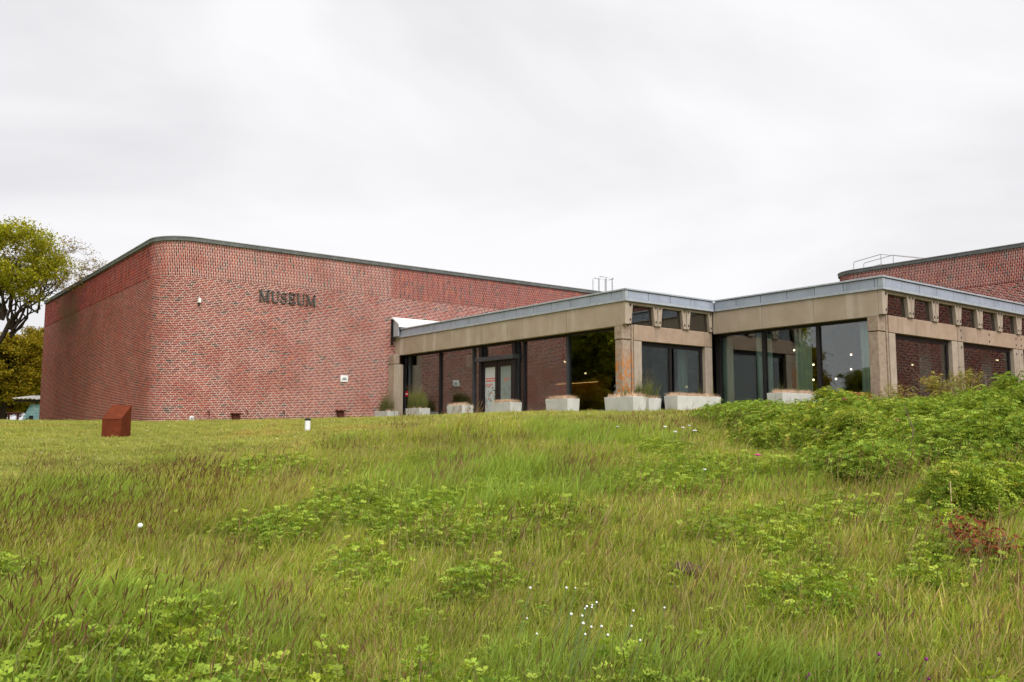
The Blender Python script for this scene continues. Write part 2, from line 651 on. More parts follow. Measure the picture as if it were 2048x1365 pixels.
# ------------------------------------------------------------------ brickwork
ZT, ZB = 7.30, 5.96                  # top of brickwork, foot of the soldier band
PAL = np.array([(.255, .033, .028), (.285, .041, .033), (.225, .029, .028), (.31, .055, .036), (.205, .027, .028),
                (.37, .066, .034), (.30, .038, .034), (.135, .028, .030), (.052, .026, .027), (.27, .088, .05)])
PW = np.array([.2, .18, .15, .12, .12, .06, .08, .05, .035, .005])
PW = PW / PW.sum()


def lay(u0, u1, zlo, zhi, zkeep=None):
    """running list of bricks (u0, u1, z0, z1) in monk bond below, soldiers above"""
    out = []
    p = .0667
    k = 0
    z = zlo
    while z < min(ZB - .02, zhi):
        u = u0 - .6 + (k % 2) * .30 + (k // 2 % 2) * .12
        i = 0
        while u < u1:
            w = .24 if i % 3 < 2 else .12
            a, b = max(u, u0), min(u + w - .020, u1)
            if b - a > .03:
                out.append((a, b, z, z + .0490))
            u += w
            i += 1
        k += 1
        z += p
    u = u0
    c = 0
    while u < u1:
        z = ZB + .012 - (.12 if c % 2 else 0)
        while z < ZT:
            a, b = max(z, ZB + .012), min(z + .2200, ZT - .005)
            if b - a > .03:
                out.append((u, u + .0485, a, b))
            z += .24
        u += p
        c += 1
    return np.array(out)


def brick_mesh(B, place, tone, depth=.0035, seed=0):
    n = len(B)
    u0, u1, z0, z1 = B.T
    r = np.random.default_rng(seed)
    d = depth + r.uniform(-.0015, .0015, n)
    xa, ya = place(u0, 0 * u0)
    xb, yb = place(u1, 0 * u1)
    xm, ym = place((u0 + u1) / 2, 0 * u0)
    d = d + 1.1 * np.hypot((xa + xb) / 2 - xm, (ya + yb) / 2 - ym)      # bricks round the corner stand clear of the curve
    V = np.zeros((n, 8, 3))
    for q, (uu, zz, dd) in enumerate([(u0, z0, d), (u1, z0, d), (u1, z1, d), (u0, z1, d), (u0, z0, -.004), (u1, z0, -.004), (u1, z1, -.004), (u0, z1, -.004)]):
        x, y = place(uu, dd + 0 * uu)
        V[:, q, 0], V[:, q, 1], V[:, q, 2] = x, y, zz
    f = np.array([(0, 1, 2, 3), (0, 4, 5, 1), (1, 5, 6, 2), (2, 6, 7, 3), (3, 7, 4, 0)])
    F = (f[None] + 8 * np.arange(n)[:, None, None]).reshape(-1, 4)
    return mesh_from('brick', V.reshape(-1, 3), F, np.repeat(tone, 5, 0))


BRICKV = {}


def single_brick(L_, H_, tone_i):
    """one loose brick, centred, facing -Y; shared by all alike"""
    key = (round(L_, 3), round(H_, 3), tone_i)
    if key not in BRICKV:
        h, v = L_ / 2, H_ / 2
        V = [(-h, -.0035, -v), (h, -.0035, -v), (h, -.0035, v), (-h, -.0035, v), (-h, .004, -v), (h, .004, -v), (h, .004, v), (-h, .004, v)]
        F = [(0, 1, 2, 3), (0, 4, 5, 1), (1, 5, 6, 2), (2, 6, 7, 3), (3, 7, 4, 0), (4, 7, 6, 5)]
        me = mesh_from('brick', V, F, np.repeat(PAL[tone_i][None], 6, 0))
        me.materials.append(MATS['brick'])
        BRICKV[key] = me
    return BRICKV[key]


def brick_building(name, label, loc, place, u_end, corner, laid, pick, facing, back, extra_wall=None):
    root = thing(name, label, 'building', loc)
    # mortar body: wall path swept up, closed behind
    us = np.unique(np.concatenate([np.linspace(0, u_end, 30), np.linspace(corner[0], corner[1], 25)]))
    px, py = place(us, 0 * us)
    poly = list(zip(px, py)) + back
    bm = bmesh.new()
    bm_prism(bm, poly, lambda x, y: (x, y, -.6), lambda x, y: (x, y, ZT))
    finish('wall', bm, 'mortar', root)
    tone_i = rng.choice(len(PAL), len(laid), p=PW)
    tone = PAL[tone_i] * rng.uniform(.85, 1.15, (len(laid), 1))
    sel = pick(laid)
    idx = np.where(sel)[0]
    if len(idx) > 300:
        idx = idx[:300]
    m = np.ones(len(laid), bool)
    m[idx] = False
    st = obj('brick_field', brick_mesh(laid[m], place, tone[m]), 'brick', root)
    st['kind'] = 'stuff'
    for i in idx:
        u0, u1, z0, z1 = laid[i]
        o = bpy.data.objects.new('brick', single_brick(u1 - u0, z1 - z0, int(tone_i[i])))
        C.objects.link(o)
        x, y = place(np.array([(u0 + u1) / 2]), np.array([0.]))
        o.location = (float(x[0]) - loc[0], float(y[0]) - loc[1], (z0 + z1) / 2 - loc[2])
        o.rotation_euler = (0, 0, facing)
        o.parent = root
    # coping: overhanging dark sheets with lapped joints, lighter cap
    pieces = np.arange(0, u_end, 1.0)
    for i, a in enumerate(pieces):
        b = min(a + .994, u_end)
        uu = np.linspace(a, b, 5)
        bm = bmesh.new()
        lift = .006 * (i % 2)
        xo, yo = place(uu, 0 * uu + .07 + lift)
        xi, yi = place(uu, 0 * uu - .34)
        top = []
        for z in (ZT + .012, ZT + .145 + lift):
            top.append([bm.verts.new((x, y, z)) for x, y in zip(xo, yo)] + [bm.verts.new((x, y, z)) for x, y in zip(xi[::-1], yi[::-1])])
        n = len(top[0])
        bm.faces.new(top[0])
        bm.faces.new(list(reversed(top[1])))
        for q in range(n):
            bm.faces.new((top[0][q], top[0][(q + 1) % n], top[1][(q + 1) % n], top[1][q]))
        finish('coping_sheet', bm, 'coping', root)
    uu = np.unique(np.concatenate([np.linspace(0, u_end, 40), np.linspace(corner[0], corner[1], 25)]))
    xo, yo = place(uu, 0 * uu + .09)
    xi, yi = place(uu, 0 * uu - .36)
    bm = bmesh.new()
    bm_prism(bm, list(zip(xo, yo)) + list(zip(xi[::-1], yi[::-1])), lambda x, y: (x, y, ZT + .153), lambda x, y: (x, y, ZT + .180))
    finish('coping_cap', bm, 'coping_cap', root)
    return root


# the large gallery on the left: side wall, rounded corner, long front
WX, WY, RC, FAR = 9.65, 33.84, 1.35, 55.75
S1 = FAR - (WY + RC)
S2 = S1 + RC * math.pi / 2


def place1(u, n):
    u = np.asarray(u, float)
    n = np.asarray(n, float)
    th = np.clip((u - S1) / RC, 0, math.pi / 2)
    x = np.where(u < S1, WX - n, np.where(u > S2, WX + RC + (u - S2), WX + RC - (RC + n) * np.cos(th)))
    y = np.where(u < S1, FAR - u, np.where(u > S2, WY - n, WY + RC - (RC + n) * np.sin(th)))
    return x, y


UE1 = S2 + 23.6
L1 = lay(0.0, UE1, -.16, ZT)
xs = L1[:, 0] - S2 + WX + RC
L1 = L1[~((xs > 20.4) & (L1[:, 3] < 3.7))]
u_first = S2 - .9
gallery = brick_building('brick_building', 'long red brick museum block with rounded corner and standing-brick band under its coping',
                         (WX + 6, WY + 6, 0), place1, UE1, (S1, S2), L1,
                         lambda B: (B[:, 0] > S2) & (B[:, 0] < S2 + 4.3) & (B[:, 2] > .62) & (B[:, 2] < 1.55), 0.0,
                         [(WX + RC + 23.6, FAR), (WX + .02, FAR)])
# the second brick block, right, behind the pavilion and running on past the frame (its front shows in the panes)
VX, VY, RV = 36.95, 23.45, 1.3
T1 = RV * math.pi / 2


def place2(u, n):
    u = np.asarray(u, float)
    n = np.asarray(n, float)
    th = np.clip(u / RV, 0, math.pi / 2)
    x = np.where(u < T1, VX + RV - (RV + n) * np.sin(th), VX - n)
    y = np.where(u < T1, VY - RV + (RV + n) * np.cos(th), VY - RV - (u - T1))
    return x, y


UE2 = T1 + 26.0
L2 = lay(0.0, UE2, .2, ZT)
ys2 = VY - RV - (L2[:, 0] - T1)
L2 = L2[~((ys2 > 13.4) & (L2[:, 3] < 4.2))]
gallery2 = brick_building('brick_building', 'red brick block rising behind the glass pavilion, a pipe railing on its roof',
                          (VX + 4, 12, 0), place2, UE2, (0, T1), L2,
                          lambda B: (B[:, 0] > T1 + 5.0) & (B[:, 0] < T1 + 8.6) & (B[:, 2] > ZB), -math.pi / 2,
                          [(VX + 9, VY - RV - 26.0), (VX + 9, VY)])
box('roof_deck', WX + 1.5, WX + 24, WY + 1.5, FAR - .2, 7.0, 7.28, 'coping', gallery)

# ------------------------------------------------------------------ lettering and fittings on the long front


def letters():
    x0, x1 = 13.46, 15.90
    y = WY - .045
    root = thing('wall_lettering', 'dark metal serif letters spelling MUSEUM high on the brick front', 'lettering', (14.68, y, 5.25))
    H, base = .43, 5.26
    W = {'M': .44, 'U': .34, 'S': .27, 'E': .30}

    def bar(bm, a, b, w):
        a, b = Vector(a), Vector(b)
        d = (b - a).normalized()
        nrm = Vector((-d.y, d.x)) * w / 2
        bm_prism(bm, [tuple(a + nrm), tuple(a - nrm), tuple(b - nrm), tuple(b + nrm)], lambda u, v: (u, y - .03, v), lambda u, v: (u, y + .03, v))

    def serif(bm, x, z, w=.12):
        bar(bm, (x - w / 2, z), (x + w / 2, z), .022)

    word = 'MUSEUM'
    tot = sum(W[c] for c in word)
    gap = (x1 - x0 - tot) / 5
    x = x0
    for c in word:
        bm = bmesh.new()
        w = W[c]
        t, b = base + H, base
        if c == 'M':
            bar(bm, (x + .05, b), (x + .05, t), .026)
            bar(bm, (x + .06, t), (x + w / 2, b + .02), .060)
            bar(bm, (x + w / 2, b + .02), (x + w - .07, t), .028)
            bar(bm, (x + w - .07, b), (x + w - .07, t), .062)
            serif(bm, x + .05, b + .011)
            serif(bm, x + w - .07, b + .011, .14)
            serif(bm, x + .04, t - .011, .09)
            serif(bm, x + w - .06, t - .011, .11)
        elif c == 'U':
            r = .11
            pts = [(x + .06, t)] + [(x + .06 + (w - .11) / 2 * (1 - math.cos(q)), b + r - r * math.sin(q)) for q in [math.pi * i / 10 for i in range(11)]] + [(x + w - .05, t)]
            ws = [.062] + [.062 - .034 * min(1, i / 6) for i in range(11)]
            for i in range(len(pts) - 1):
                bar(bm, pts[i], pts[i + 1], ws[min(i, 10)])
            serif(bm, x + .06, t - .011, .14)
            serif(bm, x + w - .05, t - .011, .10)
        elif c == 'E':
            bar(bm, (x + .06, b), (x + .06, t), .062)
            bar(bm, (x, t - .016), (x + w - .01, t - .016), .034)
            bar(bm, (x, b + .016), (x + w, b + .016), .034)
            bar(bm, (x + .06, b + H / 2), (x + w - .06, b + H / 2), .034)
            bar(bm, (x + w - .025, t), (x + w - .035, t - .10), .028)
            bar(bm, (x + w - .005, b), (x + w - .02, b + .11), .028)
            bar(bm, (x + w - .08, b + H / 2 - .05), (x + w - .08, b + H / 2 + .05), .022)
        else:
            cx = x + w / 2
            pts = []
            for i in range(25):
                q = i / 24
                ang = R(35 + 235 * q * 2) if q <= .5 else R(90 - 235 * (q - .5) * 2)
                if q <= .5:
                    pts.append((cx + .10 * math.cos(ang), b + .31 + .10 * math.sin(ang)))
                else:
                    pts.append((cx + .115 * math.cos(ang), b + .115 - .01 + .105 * math.sin(ang)))
            for i in range(24):
                bar(bm, pts[i], pts[i + 1], .028 + .036 * math.exp(-((i - 12) / 4.5) ** 2))
            bar(bm, (cx + .095, t - .02), (cx + .095, t - .11), .024)
            bar(bm, (cx - .115, b + .02), (cx - .115, b + .12), .024)
        finish('letter', bm, 'letter_metal', root)
        x += w + gap


letters()


def wall_fittings():
    y = WY
    t = thing('wall_sign', 'small white square sign plate fixed on the brick front near the pavilion', 'sign', (17.27, y, 2.3))
    box('plate', 17.10, 17.44, y - .05, y - .008, 2.17, 2.45, 'white_paint', t, .004)
    bm = bmesh.new()
    bm_box(bm, 17.17, 17.37, y - .056, y - .05, 2.24, 2.30)
    bm_box(bm, 17.21, 17.33, y - .056, y - .05, 2.302, 2.35)
    finish('pictogram', bm, 'metal_galv', t)
    t = thing('wall_lamp', 'little white lamp high on the brick front beside the rounded corner', 'lamp', (11.10, y, 5.0))
    box('housing', 11.05, 11.15, y - .14, y - .008, 4.96, 5.13, 'white_paint', t, .012)
    box('bracket', 11.07, 11.13, y - .08, y - .008, 4.86, 4.955, 'cap_black', t)
    t = thing('wall_socket', 'small grey outlet box low on the brick front near the rounded corner', 'socket', (10.98, y, .56))
    box('box_body', 10.91, 11.05, y - .06, y - .008, .47, .66, 'white_paint', t, .006)
    box('lid', 10.94, 11.02, y - .068, y - .061, .52, .61, 'metal_galv', t)
    for x, z, lab in ((12.66, .62, 'rusty square wall vent at the foot of the brick front, farther from the pavilion'),
                      (17.10, .80, 'rusty square wall vent at the foot of the brick front, nearer the pavilion')):
        t = thing('wall_vent', lab, 'vent', (x, y, z), group='rusty wall vents')
        box('chute', x - .13, x + .13, y - .16, y - .008, z - .16, z + .13, 'rust_dark', t, .006)
        box('hood', x - .19, x + .19, y - .24, y - .008, z + .134, z + .17, 'rust_dark', t)
    for x, z, lab in ((11.6, .78, 'dark bent pipe stub low on the brick front, first after the corner'), (13.1, .84, 'dark bent pipe stub low on the brick front, above a rusty vent'),
                      (14.6, .86, 'dark bent pipe stub low on the brick front, midway along the wall')):
        bm = bmesh.new()
        bm_tube(bm, [(x, y + .02, z + .06), (x, y - .09, z + .06), (x + .01, y - .13, z), (x + .02, y - .13, z - .12)], .018, 6)
        tag(finish('pipe_stub', bm, 'rust_dark'), lab, 'pipe', 'pipe stubs low on the brick wall')


wall_fittings()

# ------------------------------------------------------------------ glass pavilion
FLOOR = .66
ZU, ZF, ZZ = 3.39, 4.16, 4.54        # underside of fascia, its top, top of zinc
AX, AY0, AY1 = 19.69, 19.61, WY      # first wing
DX, DY0 = 23.94, 13.47               # second wing stands forward
CX1 = VX
pav = thing('glass_pavilion', 'low concrete and glass museum pavilion with grey zinc roof edge', 'building', (26, 22, FLOOR))


def along_y(X, out=-1):
    """panels lying in a plane X = const: returns f(name, ya, yb, za, zb, proud, thick, mat)"""
    def f(name, ya, yb, za, zb, proud, thick, mat, bevel=.006):
        return box(name, X + out * proud, X + out * proud + thick, ya, yb, za, zb, mat, pav, bevel)
    return f


def along_x(Y):
    def f(name, xa, xb, za, zb, proud, thick, mat, bevel=.006):
        return box(name, xa, xb, Y - proud, Y - proud + thick, za, zb, mat, pav, bevel)
    return f


fa, fb, fd, fc = along_y(AX), along_x(AY0), along_y(DX), along_x(DY0)


def zinc_run(f, cuts):
    for a, b in zip(cuts, cuts[1:]):
        f('zinc_panel', a + .011, b - .011, ZF + .075, ZZ - .065, .035 + random.uniform(-.002, .002), .12, 'zinc', .004)


cutsA = [AY0 - .03 + .155] + [20.22 + .982 * i for i in range(14)] + [AY1 - .02]
zinc_run(fa, cutsA)
zinc_run(fb, [AX + .09, 20.69, 21.71, 22.72, 23.74, DX - .04])
zinc_run(fd, [DY0 + .125, 13.7, 14.7, 15.68, 16.67, 17.67, 18.65, AY0 - .04])
zinc_run(fc, [DX + .09] + [24.94 + 1.045 * i for i in range(12)])
# drip strips and caps, mitred by butting
for f, a, b in ((fa, AY0 + .13, AY1 - .015), (fd, DY0 + .13, AY0 - .06)):
    f('zinc_drip', a, b, ZF - .012, ZF + .072, .045, .14, 'zinc_trim', .004)
    f('zinc_cap', a, b, ZZ - .050, ZZ, .075, .42, 'zinc_trim', .006)
for f, a, b in ((fb, AX - .045, DX - .05), (fc, DX - .045, CX1 - .01)):
    f('zinc_drip', a, b, ZF - .012, ZF + .072, .045, .17, 'zinc_trim', .004)
for f, a, b in ((fb, AX - .075, DX - .08), (fc, DX - .075, CX1 - .01)):
    f('zinc_cap', a, b, ZZ - .050, ZZ + .002, .075, .20, 'zinc_trim', .006)
for x, y in ((AX, AY0), (DX, DY0)):
    box('zinc_corner', x - .042, x + .085, y - .042, y + .12, ZF + .074, ZZ - .058, 'zinc_trim', pav, .004)
# roof decks
box('roof_deck', AX + .45, CX1 - .02, AY0 + .62, AY1 - .02, ZU + .1, ZZ - .12, 'coping', pav)
box('roof_deck', DX + .45, CX1 - .02, DY0 + .62, AY0 + .61, ZU + .1, ZZ - .125, 'coping', pav)
box('roof_edge_sheet', AX + .16, CX1 - .02, AY0 + .16, AY1 - .03, ZZ - .105, ZZ - .055, 'coping', pav)
box('roof_edge_sheet', DX + .16, CX1 - .02, DY0 + .16, AY0 + .155, ZZ - .106, ZZ - .056, 'coping', pav)
box('painted_shadow_line', AX + .02, AX + .13, AY0 + .14, AY1 - .03, ZZ - .08, ZZ - .052, 'black_gap', pav)  # black colour stands in for the shadow line under the zinc cap
# concrete fascia panels
for a, b in zip([AY0 + .16, 22.43, 24.82, 27.91, 30.29, 32.71], [22.43, 24.82, 27.91, 30.29, 32.71, AY1 - .03]):
    fa('fascia_panel', a + .006, b - .006, ZU, ZF - .014, random.uniform(-.003, .003), .20, 'fascia_concrete', .008)
for a, b in zip([DY0 + .16, 15.75, 17.66], [15.75, 17.66, AY0 + .06]):
    fd('fascia_panel', a + .006, b - .006, ZU, ZF - .014, random.uniform(-.003, .003), .20, 'fascia_concrete', .008)
for x, y in ((AX, AY0), (DX, DY0)):
    box('corner_block', x + .005, x + .165, y + .02, y + .160, ZU - .02 + .06, ZF - .014, 'clerestory_concrete', pav, .006)
fa('end_joint', AY1 - .026, AY1 - .016, ZU, ZF + .3, -.02, .2, 'black_gap', 0)


def corner_column(x, y, mat):
    a, b = x + .02, x + .40
    c, d = y + .19, y + .52
    box('column', a, b, c, d, -.1, 2.945, mat, pav, .02)
    box('column_head', a - .015, b, c - .015, d + .01, 2.96, ZU + .035, mat, pav, .02)
    box('column_joint', a + .02, b - .02, c + .02, d - .02, 2.94, 2.965, 'black_gap', pav)
    box('column_fin', b + .012, b + .075, c - .03, c + .12, -.1, ZU + .05, mat, pav, .008)


corner_column(AX, AY0, 'column_lichen')
corner_column(DX, DY0, 'column_weathered')
box('column', 19.40, 19.86, 33.34, AY1 - .012, -.1, 2.99, 'fascia_concrete', pav, .015)
box('column_head', 19.385, 19.66, 33.33, AY1 - .012, 3.0, ZU + .02, 'column_weathered', pav, .015)


def gable(xs, Y, mods, bays, end_jamb):
    """a wall of beam, clerestory frames and jambs in a plane Y = const"""
    yb = Y + .13                      # face of beam
    for i, (a, b) in enumerate(bays):
        box('beam', a + .008, b - .008, yb, yb + .22, 2.94, 3.445, 'beam_concrete', pav, .012)
        box('jamb', a + .008, a + .35, yb + .004, yb + .20, -.1, 2.928, 'clerestory_concrete', pav, .010)
        box('jamb', b - .37, b - .008, yb + .004, yb + .20, -.1, 2.928, 'clerestory_concrete', pav, .010)
        if i > 0 or Y < 15:
            pts = []
            if i > 0:
                pts = [(a + .22, 3.30), (a + .22, 3.07), ((a + b) / 2, 3.30), ((a + b) / 2, 3.07), (b - .16, 3.30), (b - .16, 3.07), (a + .22, 2.76), (b - .16, 2.76)]
            for x, z in pts:
                bolt(x, yb - .001, z, pav)
        # window: frame, panes, mullion
        ga, gb, yg = a + .36, b - .38, yb + .16
        fr = box('window_frame', ga, gb, yg - .03, yg + .05, 2.80, 2.93, 'frame_dark', pav)
        box('window_frame', ga, ga + .05, yg - .03, yg + .05, FLOOR, 2.80, 'frame_dark', pav)
        box('window_frame', gb - .09, gb, yg - .03, yg + .05, FLOOR, 2.80, 'frame_dark', pav)
        box('window_frame', ga + .051, gb - .091, yg - .03, yg + .05, FLOOR - .3, FLOOR + .07, 'frame_dark', pav)
        if Y > 15:
            mx = (ga + gb) / 2 - .06
            box('mullion', mx - .05, mx + .05, yg - .03, yg + .05, FLOOR + .07, 2.80, 'frame_dark', pav)
            spans = ((ga + .05, mx - .05), (mx + .05, gb - .09))
        else:
            spans = ((ga + .05, gb - .09),)
        for s0, s1 in spans:
            box('pane', s0, s1, yg + .005, yg + .017, FLOOR + .07, 2.80, 'glass', pav)
    # clerestory frames: wide at the head, tapering posts, open foot
    yc = Y + .065
    for a, b in zip(mods, mods[1:]):
        a, b = a + .016, b - .016
        z0, z1 = 3.452, ZF - .016
        out = [(a, z0), (a, z1), (b, z1), (b, z0), (b - .125, z0), (b - .205, z1 - .085), (a + .205, z1 - .085), (a + .125, z0)]
        bm = bmesh.new()
        bm_prism(bm, out, lambda u, v: (u, yc, v), lambda u, v: (u, yc + .17, v))
        fr = finish('clerestory_frame', bm, 'clerestory_concrete', pav, .008)
        for x, z in ((a + .085, z1 - .10), (a + .075, z0 + .13), (b - .085, z1 - .10), (b - .075, z0 + .13)):
            bolt(x, yc - .001, z, fr)
        bm = bmesh.new()
        bm_prism(bm, [(a + .10, z0), (a + .18, z1 - .07), (b - .18, z1 - .07), (b - .10, z0)], lambda u, v: (u, yc + .115, v), lambda u, v: (u, yc + .127, v))
        finish('clerestory_pane', bm, 'glass_clerestory', pav)
        bm = bmesh.new()
        bm_prism(bm, [(b - .135, z0), (b - .205, z1 - .085), (b - .30, z1 - .085), (b - .22, z0)], lambda u, v: (u, yc + .129, v), lambda u, v: (u, yc + .16, v))
        finish('clerestory_jamb', bm, 'frame_dark', pav)


def bolt(x, y, z, parent):
    key = 'bolt_mesh'
    if key not in BRICKV:
        bm = bmesh.new()
        A = [bm.verts.new((.034 * math.cos(q), -.004, .042 * math.sin(q))) for q in [2 * math.pi * i / 10 for i in range(10)]]
        B = [bm.verts.new((.034 * math.cos(q), .004, .042 * math.sin(q))) for q in [2 * math.pi * i / 10 for i in range(10)]]
        D = [bm.verts.new((.020 * math.cos(q), -.002, .024 * math.sin(q))) for q in [2 * math.pi * i / 10 for i in range(10)]]
        for i in range(10):
            j = (i + 1) % 10
            bm.faces.new((A[i], B[i], B[j], A[j]))
            bm.faces.new((D[i], A[i], A[j], D[j]))
        bm.faces.new(D)
        bmesh.ops.recalc_face_normals(bm, faces=bm.faces)
        me = bpy.data.meshes.new('bolt')
        bm.to_mesh(me)
        bm.free()
        me.materials.append(MATS['bolt_dark'])
        BRICKV[key] = me
    o = bpy.data.objects.new('bolt', BRICKV[key])
    C.objects.link(o)
    o.location = (x, y, z)
    adopt(o, parent)


bB = AX + .49
gable(None, AY0, [AX + .175, 21.225, 22.60, DX - .004], [(AX + .485, DX + .03)], True)
mC = [DX + .175, 25.63, 27.10, 28.57, 30.03, 31.49, 32.95, 34.41, CX1 - .05]
gable(None, DY0, mC, [(DX + .485, 28.55), (28.57, 32.93), (32.95, CX1 - .05)], True)
# first wing's glass wall: mullions stand in a plane set back under the fascia
GX = AX + .40


def glazing(X, ys, z1, sill, skip=()):
    for i, y in enumerate(ys):
        if i in skip:
            continue
        box('mullion', X - .07, X + .07, y - .055, y + .055, sill + .07, z1 - .062, 'frame_dark' if i % 2 else 'frame_grey', pav, .004)


yA = [20.20, 22.77, 25.18, 28.35, 30.73, 33.14]
glazing(GX, yA[1:], ZU, FLOOR)
box('window_head', GX - .08, GX + .08, AY0 + .60, AY1 - .04, ZU - .06, ZU + .06, 'frame_dark', pav)
box('window_sill', GX - .08, GX + .08, AY0 + .60, AY1 - .04, FLOOR - .5, FLOOR + .068, 'frame_dark', pav)
box('end_frame', GX - .07, GX + .07, AY1 - .30, AY1 - .02, FLOOR + .07, ZU - .062, 'frame_dark', pav)
for a, b in ((20.20, 22.715), (22.825, 25.125), (28.405, 30.675), (30.785, 33.085), (33.195, AY1 - .31)):
    box('pane', GX - .006, GX + .006, a, b, FLOOR + .07, ZU - .062, 'glass', pav)
# entrance: narrow side lights, heavy lintel, two leaves with frosted film
box('door_post', GX - .16, GX + .10, 27.66, 27.84, FLOOR - .4, ZU - .062, 'frame_dark', pav)
box('door_post', GX - .16, GX + .10, 25.56, 25.74, FLOOR - .4, ZU - .062, 'frame_dark', pav)
box('door_lintel', GX - .30, GX + .10, 25.52, 27.88, 2.74, 2.90, 'frame_grey', pav, .004)
box('pane', GX - .006, GX + .006, 27.845, 28.29, FLOOR + .07, ZU - .062, 'glass', pav)
box('pane', GX - .006, GX + .006, 25.24, 25.555, FLOOR + .07, ZU - .062, 'glass', pav)
box('transom_pane', GX - .006, GX + .006, 25.745, 27.655, 2.905, ZU - .062, 'glass', pav)
box('transom_bar', GX - .05, GX + .05, 27.845, 28.29, 2.80, 2.87, 'frame_dark', pav)
for k, (ya, yb_, film) in enumerate(((26.72, 27.655, 'poster_light'), (25.745, 26.68, 'poster_dim'))):
    d = box('door', GX - .10, GX - .02, ya, ya + .13, FLOOR, 2.735, 'frame_dark', pav)
    bm = bmesh.new()
    bm_box(bm, GX - .10, GX - .02, yb_ - .13, yb_, FLOOR, 2.735)
    bm_box(bm, GX - .10, GX - .02, ya + .13, yb_ - .13, 2.52, 2.735)
    bm_box(bm, GX - .10, GX - .02, ya + .13, yb_ - .13, FLOOR, FLOOR + .08)
    me = bpy.data.meshes.new('rail')
    bmesh.ops.recalc_face_normals(bm, faces=bm.faces)
    bm.to_mesh(me)
    bm.free()
    obj('door_frame', me, 'frame_dark', d)
    obj('door_film', box('tmp', GX - .066, GX - .054, ya + .13, yb_ - .13, FLOOR + .08, 2.52, film).data, None, d)
    bpy.data.objects.remove(bpy.data.objects['tmp'])
    rr = random.Random(5 + k)
    bm = bmesh.new()
    xx = GX - .070
    yr = yb_ - .19
    lines = ((2.06, .62, .055), (1.97, .62, .055), (1.86, .42, .022), (1.82, .38, .022), (1.78, .30, .022)) if k == 0 else ((2.02, .30, .03), (1.96, .22, .03))
    if k:
        yr -= .15
    for z, w, h in lines:
        y = yr
        while y > yr - w:
            q = rr.uniform(.025, .085)
            bm_box(bm, xx, xx + .003, y - q, y, z, z + h * rr.uniform(.75, 1))
            y -= q + rr.uniform(.008, .02)
    if k == 0:
        for z, y in ((1.52, yr - .32), (1.30, yr - .12)):
            bm_box(bm, xx, xx + .003, y - .10, y, z, z + .03)
        for i in range(14):
            q = i / 13
            z, y = 1.15 - .75 * math.sin(q * 1.5), yr + .02 - .55 * q
            bm_box(bm, xx, xx + .003, y - .05, y, z, z + .02)
    finish('red_lettering', bm, 'red_print', d)
    if k == 0:
        bm = bmesh.new()
        bm_tube(bm, [(GX - .10, ya + .07, 1.62), (GX - .16, ya + .07, 1.62), (GX - .165, ya + .20, 1.63)], .014, 6)
        finish('handle', bm, 'cap_black', d)
# second wing's glass wall
GD = DX + .40
box('window_head', GD - .08, GD + .08, DY0 + .60, AY0 + .12, ZU - .06, ZU + .06, 'frame_dark', pav)
box('window_sill', GD - .08, GD + .08, DY0 + .60, AY0 + .12, FLOOR - .5, FLOOR + .068, 'frame_dark', pav)
for y in (15.86, 17.88):
    box('mullion', GD - .07, GD + .07, y - .06, y + .06, FLOOR + .07, ZU - .062, 'frame_dark', pav, .004)
box('end_frame', GD - .07, GD + .07, AY0 + .05, AY0 + .24, FLOOR + .07, ZU - .062, 'frame_dark', pav)
for a, b in ((14.03, 15.80), (15.92, 17.82), (17.94, AY0 + .05)):
    box('pane', GD - .006, GD + .006, a, b, FLOOR + .07, ZU - .062, 'glass', pav)
# the room inside: floor, ceiling, back wall
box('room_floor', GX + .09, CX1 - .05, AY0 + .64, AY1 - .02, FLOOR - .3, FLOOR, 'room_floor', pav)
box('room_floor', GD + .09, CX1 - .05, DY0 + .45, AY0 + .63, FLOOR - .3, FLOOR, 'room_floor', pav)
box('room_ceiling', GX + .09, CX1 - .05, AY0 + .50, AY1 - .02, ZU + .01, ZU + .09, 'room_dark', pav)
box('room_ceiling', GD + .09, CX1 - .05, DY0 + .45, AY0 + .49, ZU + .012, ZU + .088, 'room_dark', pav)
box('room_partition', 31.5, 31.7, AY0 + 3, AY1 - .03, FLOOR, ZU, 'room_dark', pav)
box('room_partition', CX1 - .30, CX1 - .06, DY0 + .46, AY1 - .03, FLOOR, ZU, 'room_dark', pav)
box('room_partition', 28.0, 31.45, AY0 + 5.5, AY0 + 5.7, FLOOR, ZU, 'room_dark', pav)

# lean-to skylight where the pavilion meets the brick wall
t = thing('lean_to_skylight', 'white sloping rooflight against the brick wall above the pavilion end', 'skylight', (20, WY, 4.5))
yw = WY - .012
sx0, sx1, zt_, zl_, yl_ = 19.52, 27.0, 5.03, 4.70, WY - .58
box('wall_flashing', sx0, sx1, yw - .12, yw, zt_ - .04, zt_ + .05, 'white_paint', t, .004)
bm = bmesh.new()
bm_hexa(bm, [(sx0, yl_, zl_), (sx0, yw - .125, zt_ - .06), (sx1, yw - .125, zt_ - .06), (sx1, yl_, zl_), (sx0, yl_, zl_ + .05), (sx0, yw - .125, zt_ - .01), (sx1, yw - .125, zt_ - .01), (sx1, yl_, zl_ + .05)])
finish('sloped_pane', bm, 'skylight_pane', t)
for i in range(9):
    x = sx0 + .02 + i * .9
    bm = bmesh.new()
    bm_hexa(bm, [(x, yl_, zl_ + .052), (x, yw - .125, zt_ - .008), (x + .05, yw - .125, zt_ - .008), (x + .05, yl_, zl_ + .052), (x, yl_, zl_ + .09), (x, yw - .125, zt_ + .03), (x + .05, yw - .125, zt_ + .03), (x + .05, yl_, zl_ + .09)])
    finish('glazing_bar', bm, 'white_paint', t)
box('eaves_bar', sx0, sx1, yl_ - .06, yl_ - .002, zl_ - .10, zl_ + .06, 'white_paint', t, .004)
